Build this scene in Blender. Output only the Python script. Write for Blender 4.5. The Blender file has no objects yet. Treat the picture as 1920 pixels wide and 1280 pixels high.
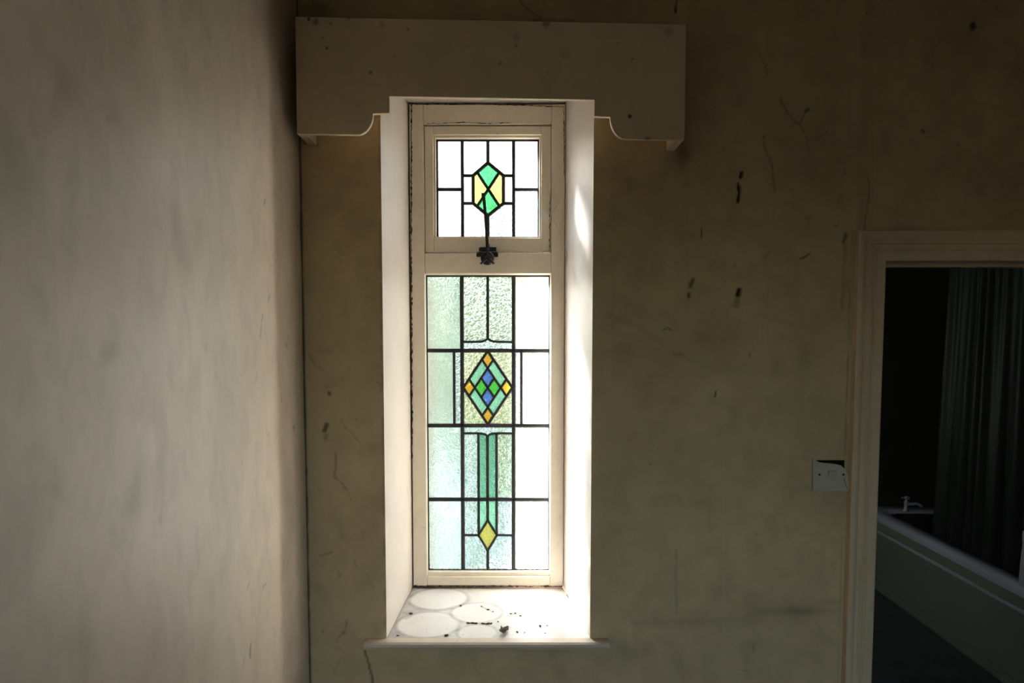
import bpy, bmesh, math, random
import numpy as np
from mathutils import Vector, Matrix

random.seed(7)
rng = np.random.default_rng(11)
SC = bpy.context.scene
COL = SC.collection

# ---------------------------------------------------------------- camera
F = 1280.0                       # focal length in pixels of the 1920x1280 frame
PPX, PPY = 960.0, 732.0
PITCH = math.atan(82.0 / F)
CAM = Vector((0.0, -1.741, 1.72))
cam_d = bpy.data.cameras.new('camera')
cam_d.sensor_fit = 'HORIZONTAL'
cam_d.sensor_width = 36.0
cam_d.lens = 36.0 * F / 1920.0
cam_d.shift_y = (PPY - 640.0) / 1920.0
cam_d.clip_start = 0.02
cam_d.dof.use_dof = True
cam_d.dof.focus_distance = 2.1
cam_d.dof.aperture_fstop = 6.3
cam = bpy.data.objects.new('camera', cam_d)
cam.location = CAM
cam.rotation_euler = (math.pi / 2 - PITCH, 0, 0)
COL.objects.link(cam)
SC.camera = cam

# ---------------------------------------------------------------- sky, sun, exposure
SUN_TRAVEL = Vector((0.55, -1.0, -0.74)).normalized()
w = bpy.data.worlds.new('sky')
SC.world = w
w.use_nodes = True
nt = w.node_tree
bg = nt.nodes['Background']
sky = nt.nodes.new('ShaderNodeTexSky')
sky.sky_type = 'NISHITA'
sky.sun_disc = False
sky.sun_elevation = math.asin(-SUN_TRAVEL.z)
sky.sun_rotation = math.atan2(-SUN_TRAVEL.x, -SUN_TRAVEL.y)
sky.air_density = 1.0
sky.dust_density = 3.0
sky.ozone_density = 0.6
nt.links.new(sky.outputs[0], bg.inputs[0])
bg.inputs[1].default_value = 0.36

sun_d = bpy.data.lights.new('sun', 'SUN')
sun_d.energy = 95.0
sun_d.angle = math.radians(7)
sun_d.color = (1.0, 0.94, 0.88)
sun = bpy.data.objects.new('sun', sun_d)
sun.rotation_euler = SUN_TRAVEL.to_track_quat('-Z', 'Y').to_euler()
sun.location = (-6, 8, 7)
COL.objects.link(sun)

vs = SC.view_settings
vs.view_transform = 'Standard'
vs.look = 'None'
vs.gamma = 1.0
vs.use_curve_mapping = False
vs.exposure = 0.95
try:
    SC.cycles.use_denoising = True
    SC.cycles.max_bounces = 8
    SC.cycles.diffuse_bounces = 4
    SC.cycles.glossy_bounces = 4
    SC.cycles.transmission_bounces = 6
    SC.cycles.transparent_max_bounces = 12
    SC.cycles.sample_clamp_indirect = 6.0
    SC.cycles.use_adaptive_sampling = True
    SC.cycles.adaptive_threshold = 0.1
    SC.cycles.caustics_reflective = False
except Exception:
    pass

# ---------------------------------------------------------------- layout helpers
cP, sP = math.cos(PITCH), math.sin(PITCH)

def ray(px, py):
    a, b = (px - PPX) / F, -(py - PPY) / F
    return Vector((a, cP + b * sP, -sP + b * cP))

def onY(px, py, Y):
    d = ray(px, py)
    t = (Y - CAM.y) / d.y
    return CAM + d * t

def onX(px, py, X):
    d = ray(px, py)
    t = (X - CAM.x) / d.x
    return CAM + d * t

def onZ(px, py, Z):
    d = ray(px, py)
    t = (Z - CAM.z) / d.z
    return CAM + d * t

def XY(px, py, Y):
    return onY(px, py, Y).x

def ZY(py, Y, px=915):
    return onY(px, py, Y).z

# ---------------------------------------------------------------- object helpers
def link(name, me, mat=None, parent=None):
    o = bpy.data.objects.new(name, me)
    COL.objects.link(o)
    if mat is not None and me is not None:
        for m in (mat if isinstance(mat, (list, tuple)) else [mat]):
            me.materials.append(m)
    if parent is not None:
        o.parent = parent
    return o

def empty(name, loc=(0, 0, 0)):
    o = bpy.data.objects.new(name, None)
    o.location = loc
    o.empty_display_size = 0.05
    COL.objects.link(o)
    return o

def tag(o, label=None, cat=None, group=None, kind=None):
    if label: o['label'] = label
    if cat: o['category'] = cat
    if group: o['group'] = group
    if kind: o['kind'] = kind
    return o

class MB:
    """collects polygons; builds one mesh object (local to a parent at `org`)"""
    def __init__(self):
        self.v, self.f, self.s, self.mi = [], [], [], []
    def add(self, verts, faces, smooth=False, mi=0):
        n = len(self.v)
        self.v += [tuple(p) for p in verts]
        for f in faces:
            self.f.append([i + n for i in f]); self.s.append(smooth); self.mi.append(mi)
        return self
    def box(self, x0, x1, y0, y1, z0, z1, mi=0):
        x0, x1 = sorted((x0, x1)); y0, y1 = sorted((y0, y1)); z0, z1 = sorted((z0, z1))
        v = [(x0,y0,z0),(x1,y0,z0),(x1,y1,z0),(x0,y1,z0),(x0,y0,z1),(x1,y0,z1),(x1,y1,z1),(x0,y1,z1)]
        return self.add(v, [(3,2,1,0),(4,5,6,7),(0,1,5,4),(1,2,6,5),(2,3,7,6),(3,0,4,7)], mi=mi)
    def prism(self, poly, y0, y1, mi_front=0, mi_rest=0):
        """poly: list of (x,z) counterclockwise seen from -Y; front face at y0"""
        n = len(poly)
        a = sum(poly[i][0]*poly[(i+1)%n][1] - poly[(i+1)%n][0]*poly[i][1] for i in range(n))
        if a < 0: poly = poly[::-1]
        v = [(x, y0, z) for x, z in poly] + [(x, y1, z) for x, z in poly]
        self.add(v, [list(range(n))], mi=mi_front)
        base = len(self.v) - 2*n
        self.f.append([base + n + i for i in range(n)][::-1]); self.s.append(False); self.mi.append(mi_rest)
        for i in range(n):
            j = (i+1) % n
            self.f.append([base+i, base+n+i, base+n+j, base+j]); self.s.append(False); self.mi.append(mi_rest)
        return self
    def tube(self, pts, r, n=8, caps=True, smooth=True):
        pts = [Vector(p) for p in pts]
        rs = r if isinstance(r, (list, tuple)) else [r]*len(pts)
        up = None; rings = []
        for i, p in enumerate(pts):
            d = (pts[min(i+1, len(pts)-1)] - pts[max(i-1, 0)])
            d = d.normalized() if d.length > 1e-9 else Vector((0,0,1))
            if up is None:
                up = d.orthogonal().normalized()
            up = (up - d*up.dot(d))
            up = up.normalized() if up.length > 1e-6 else d.orthogonal().normalized()
            b = d.cross(up)
            rings.append([p + (up*math.cos(2*math.pi*k/n) + b*math.sin(2*math.pi*k/n))*rs[i] for k in range(n)])
        v = [q for R in rings for q in R]
        f = [(i*n+k, i*n+(k+1)%n, (i+1)*n+(k+1)%n, (i+1)*n+k) for i in range(len(pts)-1) for k in range(n)]
        self.add(v, f, smooth)
        if caps:
            m = len(self.v) - len(v)
            self.f.append([m+k for k in range(n)][::-1]); self.s.append(False); self.mi.append(0)
            self.f.append([m+(len(pts)-1)*n+k for k in range(n)]); self.s.append(False); self.mi.append(0)
        return self
    def lathe(self, prof, c, axis='Z', n=20, smooth=True):
        """prof: list of (r, h) along the axis from centre c"""
        c = Vector(c); v = []
        for r, h in prof:
            for k in range(n):
                a = 2*math.pi*k/n
                if axis == 'Z': v.append(c + Vector((r*math.cos(a), r*math.sin(a), h)))
                elif axis == 'Y': v.append(c + Vector((r*math.cos(a), h, r*math.sin(a))))
                else: v.append(c + Vector((h, r*math.cos(a), r*math.sin(a))))
        f = [(i*n+k, i*n+(k+1)%n, (i+1)*n+(k+1)%n, (i+1)*n+k) for i in range(len(prof)-1) for k in range(n)]
        self.add(v, f, smooth)
        m = len(self.v) - len(v)
        self.f.append([m+k for k in range(n)][::-1]); self.s.append(False); self.mi.append(0)
        self.f.append([m+(len(prof)-1)*n+k for k in range(n)]); self.s.append(False); self.mi.append(0)
        return self
    def build(self, name, mat, parent=None, bevel=0.0, recalc=False, org=None):
        vv = self.v
        if org is None and parent is not None:
            org = parent_origin(parent)
        if org is not None:
            o_ = Vector(org); vv = [tuple(Vector(p) - o_) for p in self.v]
        me = bpy.data.meshes.new(name)
        me.from_pydata(vv, [], self.f)
        for p, s, m in zip(me.polygons, self.s, self.mi):
            p.use_smooth = s; p.material_index = m
        if recalc or bevel > 0:
            bm = bmesh.new(); bm.from_mesh(me)
            bmesh.ops.recalc_face_normals(bm, faces=bm.faces)
            bm.to_mesh(me); bm.free()
        me.update()
        o = link(name, me, mat, parent)
        if parent is None and org is not None:
            o.location = org
        if bevel > 0:
            md = o.modifiers.new('bevel', 'BEVEL')
            md.width = bevel; md.segments = 2; md.limit_method = 'ANGLE'; md.angle_limit = math.radians(40)
        return o

def parent_origin(p):
    v = Vector((0, 0, 0))
    while p is not None:
        v = v + Vector(p.location); p = p.parent
    return v

# ---------------------------------------------------------------- materials
def new_mat(name):
    m = bpy.data.materials.new(name); m.use_nodes = True
    return m, m.node_tree, m.node_tree.nodes['Principled BSDF']

def N(nt, typ, **kw):
    n = nt.nodes.new(typ)
    for k, v in kw.items():
        setattr(n, k, v)
    return n

def noise(nt, scale, detail=4, rough=0.55, vec=None, dist=0.0):
    n = N(nt, 'ShaderNodeTexNoise')
    n.inputs['Scale'].default_value = scale
    n.inputs['Detail'].default_value = detail
    n.inputs['Roughness'].default_value = rough
    n.inputs['Distortion'].default_value = dist
    if vec is not None: nt.links.new(vec, n.inputs['Vector'])
    return n.outputs['Fac']

def ramp(nt, fac, stops):
    r = N(nt, 'ShaderNodeValToRGB')
    els = r.color_ramp.elements
    while len(els) < len(stops): els.new(0.5)
    for e, (p, c) in zip(els, stops):
        e.position = p; e.color = (c, c, c, 1) if isinstance(c, (int, float)) else (*c, 1)
    nt.links.new(fac, r.inputs[0])
    return r.outputs[0]

def mixc(nt, fac, a, b, mode='MIX'):
    m = N(nt, 'ShaderNodeMix', data_type='RGBA', blend_type=mode)
    for sock, val in ((m.inputs[0], fac), (m.inputs[6], a), (m.inputs[7], b)):
        if isinstance(val, bpy.types.NodeSocket): nt.links.new(val, sock)
        elif isinstance(val, (int, float)): sock.default_value = val
        else: sock.default_value = (*val, 1)
    return m.outputs[2]

def mathn(nt, op, a, b=None, clamp=False):
    m = N(nt, 'ShaderNodeMath', operation=op, use_clamp=clamp)
    for i, val in enumerate((a, b)):
        if val is None: continue
        if isinstance(val, bpy.types.NodeSocket): nt.links.new(val, m.inputs[i])
        else: m.inputs[i].default_value = val
    return m.outputs[0]

def coords(nt):
    return N(nt, 'ShaderNodeTexCoord').outputs['Object']

def bump(nt, bsdf, h, strength=0.2, dist=0.01):
    b = N(nt, 'ShaderNodeBump')
    b.inputs['Strength'].default_value = strength
    b.inputs['Distance'].default_value = dist
    nt.links.new(h, b.inputs['Height'])
    nt.links.new(b.outputs[0], bsdf.inputs['Normal'])

def paint(name, base, dirt_col, rough=0.5, spec=0.4, use_attr=True, mott=0.12, stretch=(1, 1, 1), bump_s=0.15, cloud=2.2, spots=0.0):
    m, nt, b = new_mat(name)
    co = coords(nt)
    mp = N(nt, 'ShaderNodeMapping'); nt.links.new(co, mp.inputs[0])
    mp.inputs['Scale'].default_value = stretch
    v = mp.outputs[0]
    n1 = noise(nt, cloud, 6, 0.6, v)
    n2 = noise(nt, cloud * 6, 5, 0.6, v, 0.4)
    n3 = noise(nt, 170, 3, 0.6, co)
    dark = tuple(c * (1 - mott * 1.6) for c in base)
    lite = tuple(min(1, c * (1 + mott)) for c in base)
    c = mixc(nt, ramp(nt, n1, [(0.3, 0.0), (0.7, 1.0)]), dark, lite)
    c = mixc(nt, mathn(nt, 'MULTIPLY', ramp(nt, n2, [(0.45, 0.0), (0.75, 1.0)]), mott * 1.5), c, dirt_col)
    if spots > 0:
        sp = ramp(nt, noise(nt, 38, 2, 0.5, co), [(0.70, 0.0), (0.76, 1.0)])
        c = mixc(nt, mathn(nt, 'MULTIPLY', sp, spots), c, dirt_col)
    if use_attr:
        at = N(nt, 'ShaderNodeAttribute', attribute_name='dirt')
        c = mixc(nt, mathn(nt, 'MULTIPLY', at.outputs['Fac'], 1.0, True), c, dirt_col)
        neg = mathn(nt, 'MULTIPLY', at.outputs['Fac'], -1.0, True)
        c = mixc(nt, neg, c, tuple(min(1, x * 1.45) for x in base))
    nt.links.new(c, b.inputs['Base Color'])
    b.inputs['Roughness'].default_value = rough
    b.inputs['Specular IOR Level'].default_value = spec
    h = mathn(nt, 'ADD', mathn(nt, 'MULTIPLY', n2, 1.0), mathn(nt, 'MULTIPLY', n3, 0.15))
    bump(nt, b, h, bump_s, 0.01)
    return m

def simple(name, col, rough=0.5, spec=0.5, metal=0.0, mott=0.15, scale=20, bump_s=0.0):
    m, nt, b = new_mat(name)
    n1 = noise(nt, scale, 4, 0.6, coords(nt))
    c = mixc(nt, n1, tuple(x * (1 - mott) for x in col), tuple(min(1, x * (1 + mott)) for x in col))
    nt.links.new(c, b.inputs['Base Color'])
    b.inputs['Roughness'].default_value = rough
    b.inputs['Specular IOR Level'].default_value = spec
    b.inputs['Metallic'].default_value = metal
    if bump_s: bump(nt, b, n1, bump_s, 0.005)
    return m

CREAM = (0.70, 0.54, 0.32)
DIRT = (0.045, 0.035, 0.022)
M = {}
M['wall'] = paint('aged_cream_wall_paint', CREAM, DIRT, 0.62, 0.3, mott=0.13, bump_s=0.12)
M['wall_left'] = paint('smeared_cream_wall_paint', (0.80, 0.68, 0.55), DIRT, 0.42, 0.5, mott=0.11, stretch=(1, 1.0, 0.6), bump_s=0.08, cloud=3.2)
M['reveal'] = paint('white_reveal_paint', (0.70, 0.63, 0.57), (0.12, 0.09, 0.06), 0.5, 0.4, mott=0.05, bump_s=0.06)
M['frame'] = paint('cream_gloss_frame_paint', (0.87, 0.77, 0.61), (0.10, 0.08, 0.055), 0.45, 0.4, use_attr=False, mott=0.07, bump_s=0.06, spots=0.25)
M['pelmet'] = paint('cream_pelmet_paint', (0.80, 0.65, 0.44), (0.10, 0.08, 0.05), 0.5, 0.4, use_attr=False, mott=0.07, bump_s=0.05, spots=0.12)
M['casing'] = paint('cream_casing_paint', (0.76, 0.60, 0.40), (0.16, 0.11, 0.07), 0.5, 0.35, use_attr=False, mott=0.10, stretch=(1, 1, 0.3), bump_s=0.06, spots=0.1)
M['sill'] = paint('white_sill_paint', (0.80, 0.77, 0.73), (0.10, 0.075, 0.055), 0.4, 0.45, mott=0.05, bump_s=0.05)
M['nosing'] = paint('shaded_white_nosing_paint', (0.66, 0.56, 0.44), (0.10, 0.075, 0.055), 0.45, 0.4, use_attr=False, mott=0.08, bump_s=0.05, spots=0.2)  # sill white, browned to carry the shade of its unlit front; spots are dirt
M['lead'] = simple('dull_lead', (0.028, 0.026, 0.03), 0.55, 0.4, 0.0, 0.3, 60, 0.2)
M['iron'] = simple('black_iron', (0.018, 0.018, 0.018), 0.38, 0.5, 0.3, 0.4, 90, 0.2)
M['plastic'] = simple('yellowed_white_plastic', (0.54, 0.51, 0.41), 0.35, 0.5, 0, 0.06, 30)
M['grime'] = simple('dark_grime', (0.07, 0.05, 0.04), 0.9, 0.1, 0, 0.5, 150)
M['black'] = simple('dark_void', (0.008, 0.007, 0.006), 0.8, 0.2)
M['screw'] = simple('rusted_screw', (0.06, 0.045, 0.03), 0.6, 0.4, 0.4)
M['ceil'] = simple('ceiling_paint', (0.60, 0.55, 0.46), 0.8, 0.2, 0, 0.08, 3)
M['floor'] = simple('brown_carpet', (0.20, 0.15, 0.11), 0.95, 0.1, 0, 0.25, 40, 0.3)
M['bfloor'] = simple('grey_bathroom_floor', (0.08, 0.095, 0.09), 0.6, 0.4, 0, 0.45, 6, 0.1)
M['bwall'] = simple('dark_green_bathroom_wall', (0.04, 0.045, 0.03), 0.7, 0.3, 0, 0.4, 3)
M['tub'] = simple('pale_bath_enamel', (0.64, 0.67, 0.78), 0.22, 0.5, 0, 0.05, 8)
M['bowl'] = simple('shade_dark_bath_bowl', (0.035, 0.038, 0.036), 0.35, 0.4, 0, 0.4, 8)  # enamel coloured near-black to hold the shade inside the bath
M['panel'] = simple('olive_bath_panel', (0.30, 0.33, 0.24), 0.40, 0.45, 0, 0.12, 5)
M['chrome'] = simple('worn_chrome', (0.82, 0.84, 0.85), 0.25, 0.5, 0.45, 0.05)
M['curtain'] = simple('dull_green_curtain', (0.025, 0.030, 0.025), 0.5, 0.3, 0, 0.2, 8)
M['bottle'] = simple('white_plastic_bottle', (0.62, 0.68, 0.78), 0.3, 0.5, 0, 0.05)
M['web'] = simple('cobweb_silk', (0.8, 0.8, 0.8), 0.6, 0.3)
M['debris'] = simple('dark_debris', (0.08, 0.055, 0.035), 0.9, 0.1, 0, 0.5, 200)
M['leafdry'] = simple('dry_leaf', (0.20, 0.17, 0.15), 0.8, 0.2, 0, 0.5, 120)
M['render'] = simple('exterior_render', (0.30, 0.25, 0.22), 0.9, 0.1, 0, 0.15, 6, 0.3)
M['paving'] = simple('mossy_paving', (0.10, 0.13, 0.11), 0.9, 0.2, 0, 0.25, 9, 0.2)
M['stem'] = simple('shrub_stem', (0.14, 0.10, 0.06), 0.9, 0.1)

def leaf_mat():
    m, nt, b = new_mat('garden_leaves')
    n1 = noise(nt, 3.0, 3, 0.6, coords(nt))
    c = ramp(nt, n1, [(0.3, (0.04, 0.085, 0.05)), (0.7, (0.12, 0.21, 0.12))])
    nt.links.new(c, b.inputs['Base Color'])
    b.inputs['Roughness'].default_value = 0.5
    t = N(nt, 'ShaderNodeBsdfTranslucent'); nt.links.new(c, t.inputs[0])
    mx = N(nt, 'ShaderNodeMixShader'); mx.inputs[0].default_value = 0.22
    out = nt.nodes['Material Output']
    nt.links.new(b.outputs[0], mx.inputs[1]); nt.links.new(t.outputs[0], mx.inputs[2])
    nt.links.new(mx.outputs[0], out.inputs[0])
    return m
M['leaf'] = leaf_mat()

def glass(name, tint, transp=0.2, transl=0.35, rough=0.25, ior=1.18, bscale=140, bstr=0.4, bdist=0.006, var=0.86):
    """obscured leaded glass: part of the light scatters in the patterned face, part goes through it"""
    m = bpy.data.materials.new(name); m.use_nodes = True
    nt = m.node_tree; nt.nodes.remove(nt.nodes['Principled BSDF'])
    out = nt.nodes['Material Output']
    co = coords(nt)
    n1 = noise(nt, bscale, 3, 0.5, co, 0.6)
    bp = N(nt, 'ShaderNodeBump'); bp.inputs['Strength'].default_value = bstr; bp.inputs['Distance'].default_value = bdist
    nt.links.new(n1, bp.inputs['Height'])
    c = mixc(nt, ramp(nt, noise(nt, bscale * 0.5, 4, 0.6, co, 1.0), [(0.3, 0.0), (0.7, 1.0)]),
             tuple(x * var for x in tint), tuple(min(1, x * 1.06) for x in tint))
    tr = N(nt, 'ShaderNodeBsdfTransparent'); nt.links.new(c, tr.inputs[0])
    tl = N(nt, 'ShaderNodeBsdfTranslucent'); nt.links.new(c, tl.inputs[0]); nt.links.new(bp.outputs[0], tl.inputs['Normal'])
    rf = N(nt, 'ShaderNodeBsdfRefraction'); nt.links.new(c, rf.inputs[0]); nt.links.new(bp.outputs[0], rf.inputs['Normal'])
    rf.inputs['Roughness'].default_value = rough; rf.inputs['IOR'].default_value = ior
    gl = N(nt, 'ShaderNodeBsdfGlossy'); gl.inputs['Roughness'].default_value = 0.2
    nt.links.new(bp.outputs[0], gl.inputs['Normal'])
    m1 = N(nt, 'ShaderNodeMixShader'); m1.inputs[0].default_value = transl / max(1e-6, (1 - transp))
    nt.links.new(rf.outputs[0], m1.inputs[1]); nt.links.new(tl.outputs[0], m1.inputs[2])
    m2 = N(nt, 'ShaderNodeMixShader'); m2.inputs[0].default_value = transp
    nt.links.new(m1.outputs[0], m2.inputs[1]); nt.links.new(tr.outputs[0], m2.inputs[2])
    m3 = N(nt, 'ShaderNodeMixShader'); m3.inputs[0].default_value = 0.04
    nt.links.new(m2.outputs[0], m3.inputs[1]); nt.links.new(gl.outputs[0], m3.inputs[2])
    nt.links.new(m3.outputs[0], out.inputs[0])
    return m

def clear_back():
    m = bpy.data.materials.new('smooth_glass_back'); m.use_nodes = True
    nt = m.node_tree; nt.nodes.remove(nt.nodes['Principled BSDF'])
    out = nt.nodes['Material Output']
    tr = N(nt, 'ShaderNodeBsdfTransparent'); tr.inputs[0].default_value = (0.97, 0.98, 0.97, 1)
    gl = N(nt, 'ShaderNodeBsdfGlossy'); gl.inputs['Roughness'].default_value = 0.05
    mx = N(nt, 'ShaderNodeMixShader'); mx.inputs[0].default_value = 0.04
    nt.links.new(tr.outputs[0], mx.inputs[1]); nt.links.new(gl.outputs[0], mx.inputs[2])
    nt.links.new(mx.outputs[0], out.inputs[0])
    return m
M['gback'] = clear_back()
G = {
    'aqua':   glass('pale_aqua_glass', (0.55, 0.68, 0.77), 0.05, 0.20, 0.30, 1.25, 140, 0.6),
    'pale':   glass('sunlit_pale_glass', (0.80, 0.87, 0.92), 0.32, 0.30, 0.25, 1.25, 140, 0.8),  # the aqua glass again, made paler and clearer for the sunlit right panes
    'white':  glass('white_obscured_glass', (0.76, 0.80, 0.86), 0.24, 0.30, 0.30, 1.25, 140, 0.6),
    'clear':  glass('hammered_clear_glass', (0.54, 0.68, 0.66), 0.05, 0.07, 0.03, 1.45, 110, 1.0, 0.010, 0.62),
    'blue_w': glass('bluish_hammered_glass', (0.50, 0.64, 0.78), 0.05, 0.14, 0.06, 1.45, 130, 1.0, 0.010, 0.74),
    'straw':  glass('pale_straw_glass', (0.60, 0.67, 0.56), 0.05, 0.09, 0.03, 1.45, 110, 1.0, 0.010, 0.62),
    'yellow': glass('pale_yellow_glass', (0.42, 0.38, 0.13), 0.15, 0.25, 0.15, 1.3, 160, 0.8),
    'amber':  glass('amber_glass', (0.62, 0.38, 0.05), 0.10, 0.35, 0.15, 1.3, 160, 0.8),
    'olive':  glass('olive_glass', (0.46, 0.46, 0.12), 0.10, 0.35, 0.15, 1.3, 160, 0.8),
    'green':  glass('bright_green_glass', (0.05, 0.40, 0.13), 0.15, 0.25, 0.15, 1.3, 160, 0.8),
    'leafgr': glass('leaf_green_glass', (0.07, 0.48, 0.08), 0.10, 0.38, 0.15, 1.3, 160, 0.8),
    'teal':   glass('teal_glass', (0.26, 0.62, 0.52), 0.10, 0.32, 0.15, 1.3, 160, 0.8),
    'dteal':  glass('deep_teal_glass', (0.16, 0.44, 0.36), 0.08, 0.30, 0.12, 1.3, 160, 0.8),
    'blue':   glass('cobalt_blue_glass', (0.08, 0.19, 0.62), 0.10, 0.38, 0.15, 1.3, 160, 0.8),
}

# ---------------------------------------------------------------- dirt and a wall sheen painted as vertex data on fine grids
def sstep(a, b, x):
    t = np.clip((x - a) / (b - a), 0, 1)
    return t * t * (3 - 2 * t)

def value_noise(P, Q, scale, seed):
    r = np.random.default_rng(seed)
    g = r.random((256, 256))
    x, y = P * scale, Q * scale
    xi, yi = np.floor(x).astype(int), np.floor(y).astype(int)
    fx, fy = x - xi, y - yi
    fx, fy = fx*fx*(3-2*fx), fy*fy*(3-2*fy)
    a, b = g[xi % 256, yi % 256], g[(xi+1) % 256, yi % 256]
    c, d = g[xi % 256, (yi+1) % 256], g[(xi+1) % 256, (yi+1) % 256]
    return (a*(1-fx)+b*fx)*(1-fy) + (c*(1-fx)+d*fx)*fy

def stroke(D, P, Q, pts, wid, val, jit=0.0):
    """darken along a polyline; pts in the (P,Q) plane, wid = half width, val = strength"""
    pts = [np.array(p, float) for p in pts]
    if jit > 0 and len(pts) > 1:
        out = []
        for a, b in zip(pts[:-1], pts[1:]):
            L = np.linalg.norm(b - a); n = max(1, int(L / (jit * 3)))
            for k in range(n):
                out.append(a + (b - a) * k / n + (rng.random(2) - .5) * jit * (0 if k == 0 else 1))
        pts = out + [pts[-1]]
    mn, mx = np.min(pts, 0) - 3*wid, np.max(pts, 0) + 3*wid
    idx = np.where((P > mn[0]) & (P < mx[0]) & (Q > mn[1]) & (Q < mx[1]))[0]
    if len(idx) == 0: return
    p, q = P[idx], Q[idx]
    dmin = np.full(len(idx), 1e9)
    if len(pts) == 1:
        dmin = np.hypot(p - pts[0][0], q - pts[0][1])
    for a, b in zip(pts[:-1], pts[1:]):
        ab = b - a; L2 = ab @ ab + 1e-12
        t = np.clip(((p - a[0])*ab[0] + (q - a[1])*ab[1]) / L2, 0, 1)
        dmin = np.minimum(dmin, np.hypot(p - a[0] - t*ab[0], q - a[1] - t*ab[1]))
    wob = 0.6 + 0.8 * value_noise(p, q, 120.0, 3)
    m = 1 - sstep(0.35 * wid, 1.5 * wid * wob, dmin)
    D[idx] = np.where(val >= 0, np.maximum(D[idx], m*val), np.minimum(D[idx], D[idx]*(1-m) + m*val))

def soft(D, P, Q, c, rp, rq, val):
    d = np.hypot((P - c[0]) / rp, (Q - c[1]) / rq)
    D += val * np.exp(-d * d * 1.6) * (0.6 + 0.8 * value_noise(P, Q, 22.0, 9))

def axis_coords(lo, hi, fine_lo, fine_hi, step, extra=()):
    xs = set()
    for k in range(int((fine_hi - fine_lo) / step) + 1): xs.add(round(fine_lo + k*step, 5))
    xs.update([lo, hi, fine_lo, fine_hi])
    k = lo
    while k < hi:
        if k < fine_lo or k > fine_hi: xs.add(round(k, 4))
        k += 0.15
    xs = sorted(x for x in xs if all(abs(x - e) > step*0.45 for e in extra))
    return np.array(sorted(xs + [e for e in extra if lo <= e <= hi]))

def grid_mesh(name, us, vs_, pos, holes, dirt_fn, mat, parent=None, disp=None, flip=False):
    U, V = np.meshgrid(us, vs_, indexing='ij')
    nu, nv = U.shape
    P, Q = U.ravel(), V.ravel()
    D = np.zeros(len(P))
    if dirt_fn: D = dirt_fn(D, P, Q)
    off = disp(P, Q, D) if disp else np.zeros(len(P))
    co = pos(P, Q, off)
    i, j = np.meshgrid(np.arange(nu-1), np.arange(nv-1), indexing='ij')
    i, j = i.ravel(), j.ravel()
    cu, cv = (us[i] + us[i+1]) / 2, (vs_[j] + vs_[j+1]) / 2
    keep = np.ones(len(i), bool)
    for (a, b, c, d) in holes:
        keep &= ~((cu > a) & (cu < b) & (cv > c) & (cv < d))
    i, j = i[keep], j[keep]
    q = np.stack([i*nv+j, (i+1)*nv+j, (i+1)*nv+j+1, i*nv+j+1], 1)
    if flip: q = q[:, ::-1]
    used = np.zeros(len(P), bool); used[q.ravel()] = True
    remap = np.cumsum(used) - 1
    q = remap[q]; co = co[used]; D = D[used]
    me = bpy.data.meshes.new(name)
    me.vertices.add(len(co)); me.vertices.foreach_set('co', co.astype(np.float32).ravel())
    me.loops.add(q.size); me.loops.foreach_set('vertex_index', q.astype(np.int32).ravel())
    me.polygons.add(len(q)); me.polygons.foreach_set('loop_start', np.arange(0, q.size, 4, dtype=np.int32))
    me.polygons.foreach_set('use_smooth', np.ones(len(q), bool))
    at = me.attributes.new('dirt', 'FLOAT', 'POINT'); at.data.foreach_set('value', D.astype(np.float32))
    me.update(calc_edges=True); me.validate()
    return link(name, me, mat, parent)

# ================================================================ SETTING
XL = XY(569, 640, 0.0)                       # left wall plane
YF = 0.37                                    # window frame front
YG = 0.405                                   # glass of the fixed light
YG1 = 0.412                                  # glass of the top light
YOUT = 0.62                                  # outer face of the window wall
RX0, RX1 = XY(719, 700, 0), XY(1110, 700, 0) # reveal opening at the room face
BX0, BX1 = XY(769, 640, YF), XY(1057, 640, YF)
ZSILL = ZY(1196, 0.0)
ZHEAD = ZY(192, YF)
DX0 = XY(1641, 880, 0.0)                     # door opening
DX1 = DX0 + 0.76
ZDOOR = ZY(487, 0.0, 1750)
CEIL = 2.85
RBACK = -3.2
XR = 2.3
BTHICK = 0.10                                # thin inner wall beside the door
BL = 0.86                                    # bathroom left inner face
BFAR = onZ(1690, 950, 0.53).y + 0.03         # bathroom far wall
BRIGHT = 3.32

# ---- back wall front
def px(*pts):
    return [(lambda v: (v.x, v.z))(onY(a, b, 0.0)) for a, b in pts]
S = 1 / 735.0

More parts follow.
